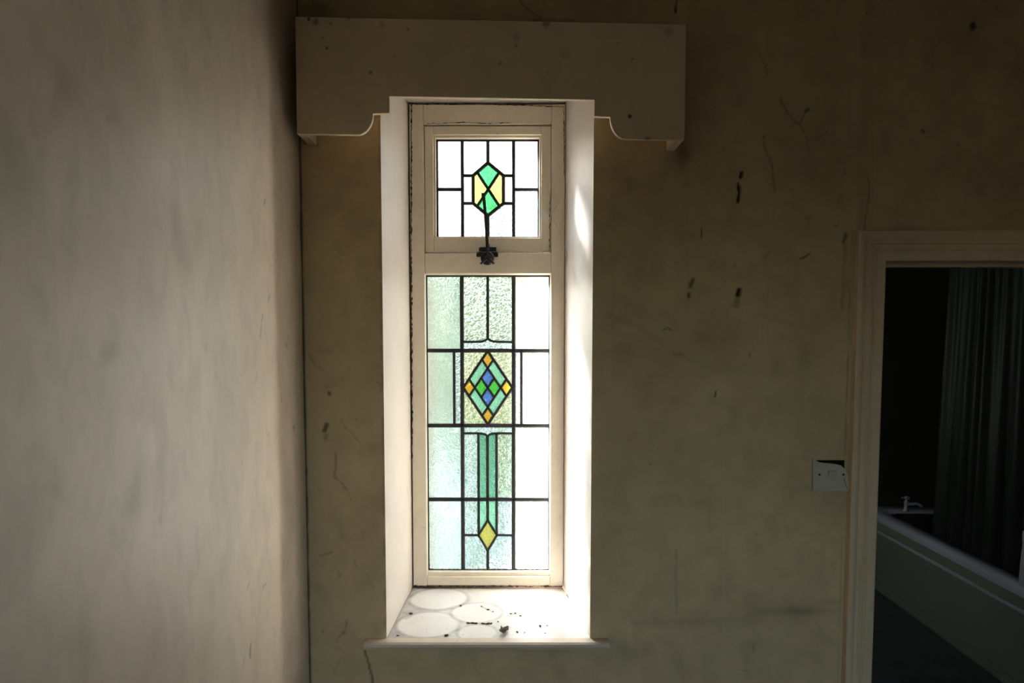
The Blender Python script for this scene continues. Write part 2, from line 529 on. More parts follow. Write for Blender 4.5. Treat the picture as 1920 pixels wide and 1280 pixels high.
def dirt_back(D, P, Q):
    def st(pts, wpx, val, jit=2.0): stroke(D, P, Q, px(*pts), wpx*S, val*(.72 if abs(val) < .7 else 1), jit*S)
    n = value_noise(P, Q, 9.0, 1) * value_noise(P, Q, 31.0, 2)
    D += 0.22 * np.clip(n - 0.25, 0, 1)
    # soft marks
    for (a, b, ra, rb, v) in [(1330, 630, 60, 30, .10), (1380, 620, 25, 35, .10), (1280, 290, 22, 30, .30), (1590, 520, 14, 70, .18),
                              (1500, 1145, 90, 12, .22), (1300, 1165, 120, 12, .10), (1250, 660, 90, 20, .10), (1580, 960, 30, 120, .08),
                              (1400, 690, 120, 25, .08), (1470, 610, 60, 30, -.12), (1360, 580, 90, 14, -.10), (640, 1190, 50, 30, .10),
                              (1150, 1000, 40, 260, .08), (1240, 180, 30, 140, .08), (700, 1250, 120, 40, .12), (590, 20, 60, 30, .3),
                              (1820, 60, 60, 80, .10), (620, 820, 40, 90, .06), (1170, 1230, 60, 40, .12), (1450, 540, 60, 40, -.06)]:
        c = px((a, b))[0]
        soft(D, P, Q, c, ra*S, rb*S, v * 1.4)
    for k in range(14):
        xk = 1310 + rng.random()*110
        st([(xk, 598 + rng.random()*8), (xk + rng.random()*3, 625 + rng.random()*35)], 3.5, .06 + .06*rng.random(), 0)
    # vertical trowel and tape lines
    for xk, a, b, v in [(1290, 330, 580, .13), (1268, 1030, 1150, .30), (1357, 700, 1280, -.10), (1285, 780, 1280, -.08), (1150, 380, 1180, .10),
                        (1440, 520, 700, .09), (1491, 430, 560, .08), (1592, 10, 430, .10), (1636, 10, 430, .10), (1330, 800, 1000, .07)]:
        st([(xk, a), (xk - 1, (a+b)/2), (xk + 1, b)], 2.2, v, 1.5)
    # gouges and holes
    st([(1391, 324), (1389, 332)], 3.2, 1.0, 1); st([(1385, 342), (1384, 347)], 1.5, .95, 1)
    st([(1385, 349), (1387, 360), (1384, 378)], 3.3, 1.0, 1.6)
    st([(1387, 543), (1384, 552)], 5.0, 1.0, 1); st([(1384, 552), (1380, 572)], 5.5, .55, 1)
    st([(1299, 524), (1295, 537)], 3.6, .75, 1); st([(1292, 551), (1292, 555)], 3.4, .95, 1)
    st([(1316, 429), (1315, 446)], 1.6, .75, 1); st([(1342, 735), (1340, 744)], 2.0, .9, 1)
    st([(1243, 618), (1252, 614), (1258, 619)], 1.6, .75, 2); st([(1262, 664), (1284, 666)], 1.8, .6, 1)
    st([(1498, 486), (1508, 482), (1518, 476)], 2.0, .7, 2); st([(1508, 409), (1518, 407)], 1.6, .55, 1)
    st([(1565, 424), (1572, 421)], 1.8, .5, 1); st([(1434, 484), (1446, 468)], 1.5, .4, 1)
    st([(1585, 440), (1582, 452)], 3.5, .7, 1); st([(1584, 458), (1582, 500), (1580, 560), (1578, 580)], 3.6, .42, 2)
    st([(1572, 378), (1580, 362)], 3.5, .42, 2); st([(1583, 318), (1584, 326)], 3.0, .4, 1)
    st([(1824, 46), (1824, 50)], 7.5, .92, 0); st([(1268, 2), (1267, 20)], 1.6, .8, 1); st([(1267, 17), (1267, 22)], 2.5, .95, 0)
    st([(1729, 245), (1733, 248)], 2.6, .75, 1); st([(1795, 271), (1797, 273)], 3.2, .6, 1); st([(1624, 26)], 2.0, .7, 0)
    st([(1693, 177), (1702, 175)], 2.0, .4, 1); st([(1377, 500), (1378, 497)], 3.0, .35, 0); st([(1405, 668), (1405, 662)], 3.0, .5, 1)
    st([(1357, 368), (1364, 365)], 2.0, .45, 1); st([(1357, 278)], 2.6, .4, 0)
    st([(1326, 365), (1330, 362)], 2.0, .35, 0); st([(1412, 1221), (1413, 1210)], 1.6, .55, 1); st([(1385, 1255), (1405, 1259)], 1.4, .4, 1)
    # cracks
    st([(1423, 98), (1430, 112), (1436, 128), (1439, 140)], 1.4, .55)
    st([(1462, 184), (1470, 200), (1480, 216), (1490, 228), (1500, 234)], 1.9, .6)
    st([(1500, 234), (1508, 248), (1514, 265), (1518, 288)], 1.4, .5); st([(1500, 234), (1505, 220), (1513, 208)], 1.5, .55)
    st([(1511, 208), (1516, 205)], 3.5, .7, 1); st([(1530, 260), (1547, 252), (1551, 244)], 1.2, .4)
    st([(1431, 256), (1434, 276), (1443, 296), (1448, 314), (1450, 336), (1453, 360)], 1.8, .6); st([(1433, 256)], 3.5, .6, 0)
    st([(1450, 336), (1452, 420)], 1.0, .25)
    st([(1628, 330), (1630, 362), (1626, 390), (1620, 430)], 1.5, .6); st([(1605, 366), (1626, 364)], 1.2, .45)
    st([(1655, 70), (1668, 74), (1682, 80)], 1.1, .3); st([(1740, 312), (1790, 312)], 1.0, .25)
    st([(1190, 1168), (1290, 1163), (1395, 1160), (1425, 1148), (1480, 1140), (1570, 1128)], 6.0, .20, 3)
    st([(1140, 592), (1200, 612), (1245, 650), (1270, 664), (1330, 690), (1400, 698)], 6.0, .22, 3)
    st([(1420, 590), (1500, 610), (1530, 622), (1570, 590)], 5.0, .16, 3)
    # left strip beside the window
    st([(612, 797), (609, 806)], 5.0, .8, 2); st([(612, 816), (610, 822)], 4.0, .6, 2); st([(617, 736), (618, 739)], 3.2, .8, 0)
    st([(639, 786), (646, 800), (660, 812), (676, 832)], 1.4, .5); st([(690, 830), (702, 836), (696, 845), (690, 838)], 1.0, .35)
    st([(629, 850), (630, 870), (626, 888), (630, 897), (640, 905), (650, 918)], 2.0, .6); st([(640, 915), (655, 925), (660, 940)], 1.2, .35)
    st([(708, 716), (716, 726), (713, 735)], 2.2, .45, 2); st([(640, 715)], 2.0, .5, 0); st([(600, 1041), (615, 1038), (624, 1034)], 1.8, .55)
    st([(634, 1070), (637, 1080)], 1.8, .55); st([(664, 1050), (668, 1060)], 1.5, .45); st([(686, 1075), (691, 1085), (700, 1100)], 1.2, .45)
    st([(605, 1180), (606, 1185)], 2.6, .55, 0); st([(650, 1163), (648, 1176), (640, 1190), (630, 1200)], 1.6, .6); st([(645, 1186)], 3.0, .7, 0)
    st([(570, 1205), (600, 1202), (640, 1205), (683, 1215)], 1.6, .25); st([(640, 1230), (632, 1250), (626, 1262)], 2.4, .35)
    st([(684, 1219), (690, 1240), (696, 1262), (700, 1290)], 2.6, .75); st([(580, 665), (592, 685), (604, 692)], 2.2, .4)
    st([(555, 540), (560, 545)], 2, .4); st([(640, 490)], 2, .4, 0); st([(603, 590), (606, 594)], 2, .4, 1); st([(595, 270), (597, 274)], 2.2, .6, 1)
    for a, b in [(660, 395), (590, 330), (655, 690), (668, 785), (700, 560), (640, 1010), (670, 960), (1180, 420), (1200, 540), (1230, 700), (1320, 900), (1480, 880), (1420, 1000),
                 (1220, 870), (1560, 700), (1460, 760), (1560, 1060), (1700, 330), (1760, 100), (1860, 200), (1880, 350), (1400, 60), (1340, 200), (1290, 440)]:
        st([(a, b), (a + rng.random()*6 - 3, b + rng.random()*6 - 3)], 1.6 + rng.random(), .25 + .25*rng.random(), 1)
    st([(975, 3), (988, 17), (1000, 25), (1015, 34)], 2.2, .65); st([(1000, 38), (1080, 40)], 3.0, .6); st([(586, 2), (600, 20)], 3, .6)
    st([(640, 1215), (1100, 1222)], 2.5, .15)
    # crack along the corner with the left wall and around the casing
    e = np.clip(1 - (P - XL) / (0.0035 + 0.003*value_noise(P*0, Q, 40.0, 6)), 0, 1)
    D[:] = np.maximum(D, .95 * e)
    z0 = ZDOOR
    ce = np.where(Q < z0 + .07, np.exp(-((P - (DX0 - .0785)) / .0022)**2) * (.10 + .5*value_noise(P*0, Q, 25.0, 8)), 0)
    D[:] = np.maximum(D, ce)
    cr = np.exp(-((P - RX0 + .003) / .0022)**2) * ((Q > ZSILL) & (Q < ZHEAD)) * .45 * (value_noise(P*0, Q, 30.0, 5) > .45)
    D[:] = np.maximum(D, cr)
    return np.clip(D, -0.6, 1)

def disp_back(P, Q, D):
    d = 0.0012 * (value_noise(P, Q, 4.0, 21) - .5) + 0.0006 * (value_noise(P, Q, 14.0, 22) - .5)
    xc = XY(1610, 250, 0)
    ridge = np.exp(-((P - xc) / .022)**2) * (Q > ZDOOR + .05)
    d -= 0.004 * ridge
    d += 0.006 * sstep(.8, 1.0, D) * (P > XL + .02) * (P < DX0 - .1)
    lock = (np.abs(P - RX0) < .004) | (np.abs(P - RX1) < .004)
    return np.where(lock, 0, d)

xs = axis_coords(XL, BRIGHT, XL, 1.45, 0.0036, (RX0, RX1, DX0, DX1))
zs = axis_coords(0.0, CEIL, 0.80, 2.62, 0.0038, (ZSILL, ZHEAD, ZDOOR))
wall_back = grid_mesh('wall_back', xs, zs, lambda P, Q, o: np.stack([P, o, Q], 1),
                      [(RX0, RX1, ZSILL, ZHEAD), (DX0, DX1, -1, ZDOOR)], dirt_back, M['wall'], None, disp_back)
tag(wall_back, kind='structure')
# the body of the wall behind its plaster face: thick outer wall round the window, thin wall round the door
mb = MB()
OX0, OX1 = BX0 + 0.012, BX1 - 0.012
OZ0, OZ1 = ZSILL - 0.02, ZHEAD - 0.005
mb.box(-2.6, OX0, YF + .085, YOUT, 0, CEIL + .3); mb.box(OX1, BL - .16, YF + .085, YOUT, 0, CEIL + .3)
mb.box(-.95, OX0 - .01, YOUT, 1.02, -.3, CEIL + .3)  # unseen outside pier, added to shade the left panes from the sun
mb.box(OX0, OX1, YF + .085, YOUT, 0, OZ0); mb.box(OX0, OX1, YF + .085, YOUT, OZ1, CEIL + .3)
mb.box(XL - .3, RX0 - .07, .012, YF + .085, 0, CEIL); mb.box(RX1 + .07, BL - .16, .012, YF + .085, 0, CEIL)
mb.box(RX0 - .07, RX1 + .07, .012, YF + .085, 0, ZSILL - .03); mb.box(RX0 - .07, RX1 + .07, .012, YF + .085, ZHEAD + .01, CEIL)
wc = mb.build('masonry_core', M['render'], wall_back)
mb = MB()
mb.box(BL - .16, DX0 - .012, .012, BTHICK, 0, CEIL); mb.box(DX1 + .012, BRIGHT, .012, BTHICK, 0, CEIL)
mb.box(DX0 - .012, DX1 + .012, .012, BTHICK, ZDOOR + .012, CEIL)
mb.build('partition_core', M['bwall'], wall_back)

# ---- reveal faces (splayed plaster)
def reveal_side(xf, xb, flip, marks):
    us = np.linspace(0, 1, 90); vs_ = np.linspace(ZSILL - .004, ZHEAD + .02, 330)
    def pos(P, Q, o):
        return np.stack([xf + (xb - xf) * P, P * (YF + .03), Q], 1)
    def dirt(D, P, Q):
        m = P * YF
        for pts, wd, v in marks:
            stroke(D, m, Q, pts, wd, v, .002)
        edge = np.clip(1 - np.abs(P - .965) / (.008 + .02*value_noise(P*0, Q, 35.0, 4)), 0, 1)
        D[:] = np.maximum(D, (.85 if flip else .35)*edge*(value_noise(P*0, Q, 18.0, 14) > .45))
        D += .25*np.exp(-(Q - ZSILL) / .03) * (.4 + value_noise(P, Q, 40.0, 15)) * np.clip(P*1.5, 0, 1)
        return np.clip(D, -.6, 1)
    return grid_mesh('reveal', us, vs_, pos, [], dirt, M['reveal'], wall_back, None, flip)
def rmark(p, x_front, x_back):
    # photo point on the right reveal -> (depth, height)
    a, b = p
    t = 0.5
    for _ in range(12):
        v = onY(a, b, t * YF)
        xr = x_front + (x_back - x_front) * t
        g = v.x - xr
        t = min(1, max(0, t + g / 0.5 * (1 if x_front > 0 else -1)))
    return (t * YF, v.z)
lm = [([(0.05, ZSILL + .3), (0.06, ZSILL + .33)], .002, .2), ([(0.10, 2.40), (0.11, 2.37), (.1, 2.33)], .003, .35), ([(.2, 2.2), (.21, 2.18)], .002, .3),
      ([(.28, 1.3), (.30, 1.25)], .002, .3), ([(.31, 1.05), (.29, 1.02)], .003, .3)]
rm = [([rmark((1107, 246), RX1, BX1), rmark((1106, 252), RX1, BX1)], .003, .65), ([rmark((1103, 293), RX1, BX1), rmark((1102, 304), RX1, BX1)], .003, .6),
      ([rmark((1099, 344), RX1, BX1)], .003, .5), ([rmark((1106, 361), RX1, BX1)], .002, .45), ([rmark((1090, 365), RX1, BX1)], .002, .3)]
reveal_side(RX0, BX0, True, lm)
reveal_side(RX1, BX1, False, rm)
# soffit
mb = MB(); mb.add([(RX0-.01, 0, ZHEAD), (RX1+.01, 0, ZHEAD), (BX1+.01, YF+.03, ZHEAD), (BX0-.01, YF+.03, ZHEAD),
                   (RX0-.01, 0, ZHEAD+.01), (RX1+.01, 0, ZHEAD+.01), (BX1+.01, YF+.03, ZHEAD+.01), (BX0-.01, YF+.03, ZHEAD+.01)],
                  [(3,2,1,0), (4,5,6,7), (0,1,5,4), (2,3,7,6)])
mb.build('reveal_soffit', M['reveal'], wall_back)

# ---- left wall
def dirt_sheen_left(D, P, Q):
    def pt(a, b):
        v = onX(a, b, XL); return (v.y, v.z)
    def st(pts, wm, val, jit=.002): stroke(D, P, Q, [pt(*p) for p in pts], wm, val, jit)
    for (a, b, ry, rz, v) in [(110, 600, .05, .05, -.16), (60, 680, .06, .07, -.10), (345, 770, .035, .06, -.14), (355, 740, .012, .05, -.12), (200, 350, .025, .03, -.10),
                              (120, 385, .02, .03, -.10), (245, 300, .02, .02, -.08), (420, 1080, .035, .09, -.18), (180, 1010, .006, .03, -.25), (290, 1100, .02, .05, -.08),  # tallest mark here paints the window's sheen on the satin wall
                              (230, 480, .03, .05, -.08), (400, 900, .04, .06, -.10), (215, 220, .03, .03, .10), (120, 160, .02, .03, .10), (300, 880, .02, .08, .07),
                              (40, 960, .06, .08, .10), (250, 930, .04, .05, .10), (330, 430, .03, .08, .06), (200, 660, .03, .02, .12), (80, 1180, .05, .05, -.05),
                              (350, 500, .03, .06, .06), (160, 1240, .04, .05, .08), (260, 140, .05, .07, .06), (20, 330, .06, .06, .09), (380, 690, .03, .05, -.08)]:
        c = pt(a, b); soft(D, P, Q, c, ry, rz, v * 2.0)
    st([(408, 1020), (422, 1050), (432, 1090), (436, 1130)], .004, -.35); st([(180, 998), (180, 1025)], .004, -.3)  # first stroke paints the streak of that window sheen
    st([(330, 700), (350, 750), (357, 785)], .004, -.25); st([(455, 850), (445, 870)], .003, -.3)
    st([(496, 376), (494, 384)], .003, .55); st([(505, 555), (503, 562)], .004, .45); st([(492, 590), (489, 620), (488, 632)], .004, .3)
    st([(471, 1206), (469, 1222), (470, 1232)], .004, .6); st([(458, 1235), (457, 1250)], .002, .3); st([(500, 1092), (493, 1102)], .003, .35); st([(468, 1090), (464, 1106)], .002, .35)
    st([(455, 865), (455, 872)], .002, .35); st([(482, 700), (480, 715)], .003, .2); st([(528, 740), (529, 750)], .003, .35); st([(505, 813), (502, 816)], .003, .2)
    st([(550, 800), (552, 804)], .004, .5); st([(537, 645), (538, 650)], .004, .5); st([(541, 632)], .003, .5); st([(204, 218), (203, 223)], .004, .3)
    st([(558, 420), (559, 426)], .004, .4); st([(556, 680)], .004, .4); st([(320, 303)], .003, .25); st([(540, 1050), (539, 1060)], .003, .3)
    for k in range(40):
        y, z = -1.15 + 1.1*rng.random(), .8 + 1.8*rng.random()
        stroke(D, P, Q, [(y, z), (y + .012*(rng.random()-.5), z + .05*(rng.random()-.5))], .002 + .004*rng.random(), .05 + .1*rng.random())
    for k in range(30):
        y, z = -1.1 + .8*rng.random(), .9 + 1.0*rng.random()
        stroke(D, P, Q, [(y, z), (y + .01*(rng.random()-.5), z + .06*(rng.random()-.5))], .003 + .006*rng.random(), -.06 - .12*rng.random())
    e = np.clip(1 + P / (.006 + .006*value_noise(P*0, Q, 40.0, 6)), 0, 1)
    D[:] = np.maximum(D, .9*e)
    return np.clip(D, -.6, 1)
ys = axis_coords(RBACK, 0.012, -1.3, 0.012, 0.005)
zl = axis_coords(0.0, CEIL, 0.85, 2.6, 0.005)
wall_left = grid_mesh('wall_left', ys, zl, lambda P, Q, o: np.stack([XL + o, P, Q], 1), [], dirt_sheen_left, M['wall_left'], None,
                      lambda P, Q, D: 0.004*(value_noise(P, Q, 3.0, 31) - .5)*np.clip(-P*8, 0, 1) + .0012*(value_noise(P, Q, 11.0, 32) - .5), False)
tag(wall_left, kind='structure')
mb = MB(); mb.box(XL - .25, XL - .006, RBACK, .012, 0, CEIL); mb.build('masonry_core', M['wall'], wall_left)

# ---- the rest of the room (behind the camera), with a window opening added in the far wall as daylight fill
def struct(name, mb, mat): return tag(mb.build(name, mat), kind='structure')
mb = MB(); mb.box(XL - .2, XR + .2, RBACK - .2, .0, -.1, 0.0); struct('floor', mb, M['floor'])
mb = MB(); mb.box(XL - .2, XR + .2, RBACK - .2, .012, CEIL, CEIL + .12); struct('ceiling', mb, M['ceil'])
mb = MB(); mb.box(XR, XR + .15, RBACK, .0, 0, CEIL); struct('wall_right', mb, M['wall'])
mb = MB()
wx0, wx1, wz0, wz1 = -0.3, 1.5, 0.85, 2.3
mb.box(XL - .2, wx0, RBACK - .2, RBACK, 0, CEIL); mb.box(wx1, XR + .15, RBACK - .2, RBACK, 0, CEIL)
mb.box(wx0, wx1, RBACK - .2, RBACK, 0, wz0); mb.box(wx0, wx1, RBACK - .2, RBACK, wz1, CEIL)
struct('wall_rear', mb, M['wall'])

rwin = empty('added_rear_window', ((wx0+wx1)/2, RBACK - .1, wz0)); tag(rwin, kind='structure')  # unseen rear window, added to brighten the back wall
m = MB(); m.box(wx0, wx0+.06, RBACK-.13, RBACK-.07, wz0, wz1); m.box(wx1-.06, wx1, RBACK-.13, RBACK-.07, wz0, wz1); m.box(wx0+.06, wx1-.06, RBACK-.13, RBACK-.07, wz0, wz0+.06)
m.box(wx0+.06, wx1-.06, RBACK-.13, RBACK-.07, wz1-.06, wz1); m.box((wx0+wx1)/2-.03, (wx0+wx1)/2+.03, RBACK-.13, RBACK-.07, wz0+.06, wz1-.06)
m.build('window_frame', M['frame'], rwin)
for xa, xb in ((wx0+.06, (wx0+wx1)/2-.03), ((wx0+wx1)/2+.03, wx1-.06)):
    m = MB(); m.box(xa, xb, RBACK-.102, RBACK-.098, wz0+.06, wz1-.06); m.build('pane', M['gback'], rwin)

# ---- bathroom shell
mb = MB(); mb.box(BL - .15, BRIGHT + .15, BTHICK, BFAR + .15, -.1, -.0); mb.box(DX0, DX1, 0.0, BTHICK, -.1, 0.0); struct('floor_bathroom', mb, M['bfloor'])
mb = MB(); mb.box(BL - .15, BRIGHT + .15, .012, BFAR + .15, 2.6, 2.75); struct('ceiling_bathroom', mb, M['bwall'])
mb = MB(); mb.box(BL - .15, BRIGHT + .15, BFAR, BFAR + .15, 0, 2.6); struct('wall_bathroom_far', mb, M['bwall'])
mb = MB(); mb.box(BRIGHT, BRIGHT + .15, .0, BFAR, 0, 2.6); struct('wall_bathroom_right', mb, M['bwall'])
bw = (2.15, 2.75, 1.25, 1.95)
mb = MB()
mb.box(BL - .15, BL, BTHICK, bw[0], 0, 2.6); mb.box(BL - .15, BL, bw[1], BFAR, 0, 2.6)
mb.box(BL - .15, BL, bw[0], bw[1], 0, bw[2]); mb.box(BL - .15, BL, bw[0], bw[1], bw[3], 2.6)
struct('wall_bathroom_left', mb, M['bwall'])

# ================================================================ WINDOW
window = empty('window_1', (0, YF, ZSILL)); tag(window, kind='structure')
window['label'] = 'narrow cream leaded window with stained glass diamonds in a deep reveal'

def FX(a, Y=YF): return XY(a, 640, Y)
def FZ(b, Y=YF): return ZY(b, Y)
fx0, fx1, fz0, fz1 = FX(771), FX(1058), FZ(1098), FZ(195)
ix0, ix1 = FX(797), FX(1033)
mb = MB()
yb = YF + .085
mb.box(fx0, ix0, YF, yb, fz0, fz1); mb.build('frame_jamb', M['frame'], window, .002)
mb = MB(); mb.box(ix1, fx1, YF, yb, fz0, fz1); mb.build('frame_jamb', M['frame'], window, .002)
mb = MB(); mb.box(ix0, ix1, YF + .0005, yb, FZ(232), fz1 - .0005); mb.build('frame_head', M['frame'], window, .002)
mb = MB(); mb.box(ix0, ix1, YF + .001, yb, FZ(513), FZ(474)); mb.build('transom', M['frame'], window, .003)
mb = MB(); mb.box(ix0, ix1, YF + .0005, yb, fz0, FZ(1081)); mb.build('bottom_rail', M['frame'], window, .003)
# glazing bead of the fixed light
def ring(o, i, y0, y1):
    m = MB()
    (a0, a1, b0, b1), (c0, c1, d0, d1) = o, i
    m.box(a0, c0, y0, y1, b0, b1); m.box(c1, a1, y0, y1, b0, b1); m.box(c0, c1, y0, y1, b0, d0); m.box(c0, c1, y0, y1, d1, b1)
    return m
gx0, gx1, gz0, gz1 = XY(801, 790, YG), XY(1030, 790, YG), ZY(1068, YG), ZY(516, YG)
ring((ix0, ix1, FZ(1081), FZ(513)), (gx0, gx1, gz0, gz1), YF + .012, YG - .002).build('glazing_bead', M['frame'], window, .0015)
# top sash
sx0, sx1, sz0, sz1 = FX(798), FX(1032.5), FZ(472), FZ(234)
tx0, tx1, tz0, tz1 = XY(818.5, 355, YG1), XY(1010.5, 355, YG1), ZY(445.5, YG1), ZY(262, YG1)
sash = ring((sx0, sx1, sz0, sz1), (tx0 - .006, tx1 + .006, tz0 - .006, tz1 + .006), YF + .010, YF + .06).build('top_sash', M['frame'], window, .002)
ring((tx0 - .0065, tx1 + .0065, tz0 - .0065, tz1 + .0065), (tx0, tx1, tz0, tz1), YF + .020, YG1 - .002).build('glazing_bead', M['frame'], sash, .0015)

def gpoly(pts, Y, my):
    return [(XY(a, my, Y), ZY(b, Y)) for a, b in pts]

def pane(pts, Y, my, mat, parent, name='pane'):
    m = MB(); m.prism(gpoly(pts, Y, my), Y, Y + .003, 0, 1)
    return m.build(name, [G[mat], M['gback']], parent)

def came(pts, wpx, Y, my, parent):
    """lead came along a photo polyline: flat rounded bar, proud of the glass on both sides"""
    P2 = [Vector(p) for p in gpoly(pts, Y, my)]
    h = wpx * 1.12 / 2 / 598.0
    prof = [(-1, 1), (-1, -.45), (-.6, -1), (.6, -1), (1, -.45), (1, 1)]
    rings = []
    for i, p in enumerate(P2):
        a = (P2[i] - P2[i-1]).normalized() if i > 0 else (P2[1] - P2[0]).normalized()
        b = (P2[i+1] - P2[i]).normalized() if i < len(P2) - 1 else a
        t = (a + b).normalized(); k = 1 / max(.5, t.dot(a))
        nrm = Vector((-t.y, t.x)) * k
        rings.append([(p.x + nrm.x*h*u, Y + .001 + .0035*v, p.y + nrm.y*h*u) for u, v in prof])
    n = len(prof); m = MB()
    v = [q for r_ in rings for q in r_]
    f = [(i*n+k, i*n+(k+1) % n, (i+1)*n+(k+1) % n, (i+1)*n+k) for i in range(len(rings)-1) for k in range(n)]
    f += [tuple(range(n))[::-1], tuple((len(rings)-1)*n + k for k in range(n))]
    m.add(v, f)
    return m.build('lead_came', M['lead'], parent, recalc=True)

# --- top light
L, R, T, B = 818, 1011, 261, 446
def mir(pts, c): return [(2*c - a, b) for a, b in pts]
cx = 915
tp = [([(L,T),(867,T),(867,355),(L,355)], 'white'), ([(L,355),(867,355),(867,B),(L,B)], 'white'),
      ([(963,T),(R,T),(R,355),(963,355)], 'white'), ([(963,355),(R,355),(R,B),(963,B)], 'blue_w'),
      ([(867,T),(cx,T),(cx,305),(887,329),(867,329)], 'white'), ([(cx,T),(963,T),(963,329),(944,329),(cx,305)], 'white'),
      ([(867,329),(887,329),(887,381),(867,381)], 'white'), ([(944,329),(963,329),(963,381),(944,381)], 'white'),
      ([(867,381),(887,381),(cx,404),(cx,B),(867,B)], 'white'), ([(944,381),(963,381),(963,B),(cx,B),(cx,404)], 'blue_w'),
      ([(cx,305),(936,323),(cx,355),(895,323)], 'green'), ([(895,386),(cx,355),(936,386),(cx,404)], 'green'),
      ([(895,323),(cx,355),(895,386),(887,381),(887,329)], 'yellow'), ([(936,323),(944,329),(944,381),(936,386),(cx,355)], 'yellow')]
for pts, m_ in tp: pane(pts, YG1, 355, m_, sash)
for pts, wd in [([(867,T),(867,B)],4), ([(963,T),(963,B)],4), ([(cx,T),(cx,305)],4), ([(cx,404),(cx,B)],3.5), ([(L,355),(867,355)],4), ([(963,355),(R,355)],4),
                ([(867,329),(887,329)],3.6), ([(944,329),(963,329)],3.6), ([(867,381),(887,381)],3.6), ([(944,381),(963,381)],3.6),
                ([(cx,305),(944,329)],4), ([(944,329),(944,381)],4), ([(944,381),(cx,404)],4), ([(cx,404),(887,381)],4), ([(887,381),(887,329)],4), ([(887,329),(cx,305)],4),
                ([(895,323),(936,386)],3.4), ([(936,323),(895,386)],3.4),
                ([(L+1,T),(L+1,B)],4), ([(R-1,T),(R-1,B)],3.2), ([(L,T+1),(R,T+1)],4), ([(L,B-1),(R,B-1)],2.0)]:
    came(pts, wd*1.35, YG1, 355, sash)

# --- fixed light
L, R, T, B = 800, 1031, 515, 1069
a1, a2, h1, h2, h3 = 867, 963, 657, 797.5, 936
og1 = [(867,640.5),(892,640.5),(904,640),(910,638),(cx,634)]
og1r = mir(og1, cx)[::-1]
og2 = [(867,812),(895,812),(906,813),(911,815),(914,818)]
og2r = mir(og2, 914)[::-1]
def lat(u, v):   # lattice of the big diamond, u towards the right, v towards the left
    t_, r_, b_, l_ = (914.7, 657.5), (960.5, 726.5), (914.7, 795.5), (869, 726.5)
    return (t_[0] + u*(r_[0]-t_[0]) + v*(l_[0]-t_[0]), t_[1] + u*(r_[1]-t_[1]) + v*(l_[1]-t_[1]))
def cell(u0, u1, v0, v1): return [lat(u0,v0), lat(u1,v0), lat(u1,v1), lat(u0,v1)]
q = .235; q2 = 1 - q
fp = [([(L,T),(a1,T),(a1,h1),(L,h1)], 'aqua'), ([(a2,T),(R,T),(R,h1),(a2,h1)], 'pale'),
      ([(a1,T),(cx,T)] + og1[::-1], 'clear'), ([(cx,T),(a2,T)] + og1r[::-1], 'clear'),
      (og1 + og1r[1:] + [(a2,h1),(a1,h1)], 'blue_w'),
      ([(L,h1),(852,h1),(852,h2),(L,h2)], 'aqua'), ([(852,h1),(a1,h1),(a1,h2),(852,h2)], 'blue_w'),
      ([(a2,h1),(977.5,h1),(977.5,h2),(a2,h2)], 'blue_w'), ([(977.5,h1),(R,h1),(R,h2),(977.5,h2)], 'pale'),
      ([(a1,h1),lat(0,0),lat(0,1),(a1,726.5)], 'straw'), ([lat(0,0),(a2,h1),(a2,726.5),lat(1,0)], 'straw'),
      ([(a1,726.5),lat(0,1),lat(1,1),(914.7,h2),(a1,h2)], 'straw'), ([lat(1,0),(a2,726.5),(a2,h2),(914.7,h2),lat(1,1)], 'straw'),
      (cell(0,q,0,q), 'amber'), (cell(q2,1,0,q), 'amber'), (cell(0,q,q2,1), 'amber'), (cell(q2,1,q2,1), 'amber'),
      (cell(q,q2,0,q), 'teal'), (cell(0,q,q,q2), 'teal'), (cell(q2,1,q,q2), 'teal'), (cell(q,q2,q2,1), 'teal'),
      (cell(q,.5,q,.5), 'blue'), (cell(.5,q2,.5,q2), 'blue'), (cell(.5,q2,q,.5), 'leafgr'), (cell(q,.5,.5,q2), 'leafgr'),
      ([(L,h2),(a1,h2),(a1,h3),(L,h3)], 'aqua'), ([(a2,h2),(R,h2),(R,h3),(a2,h3)], 'pale'),
      ([(a1,h2),(a2,h2)] + og2r[::-1] + og2[::-1][1:], 'blue_w'),
      ([(a1,812),(897,812),(897,h3),(a1,h3)], 'blue_w'), ([(931,812),(a2,812),(a2,h3),(931,h3)], 'clear'),
      ([(897,812),(906,813),(911,815),(914,818),(914,h3),(897,h3)], 'dteal'), ([(914,818),(917,815),(922,813),(931,812),(931,h3),(914,h3)], 'dteal'),
      ([(L,h3),(a1,h3),(a1,B),(L,B)], 'aqua'), ([(a2,h3),(R,h3),(R,B),(a2,B)], 'pale'),
      ([(a1,h3),(897,h3),(897,1003),(a1,1003)], 'blue_w'), ([(931,h3),(a2,h3),(a2,1003),(931,1003)], 'blue_w'),
      ([(897,h3),(914,h3),(914,975),(897,1002)], 'teal'), ([(914,h3),(931,h3),(931,1002),(914,975)], 'teal'),
      ([(914,975),(931.5,1003),(914,1032),(896.5,1003)], 'olive'),
      ([(a1,1003),(896.5,1003),(914,1032),(914,B),(a1,B)], 'blue_w'), ([(931.5,1003),(a2,1003),(a2,B),(914,B),(914,1032)], 'blue_w')]
for pts, m_ in fp: pane(pts, YG, 790, m_, window)
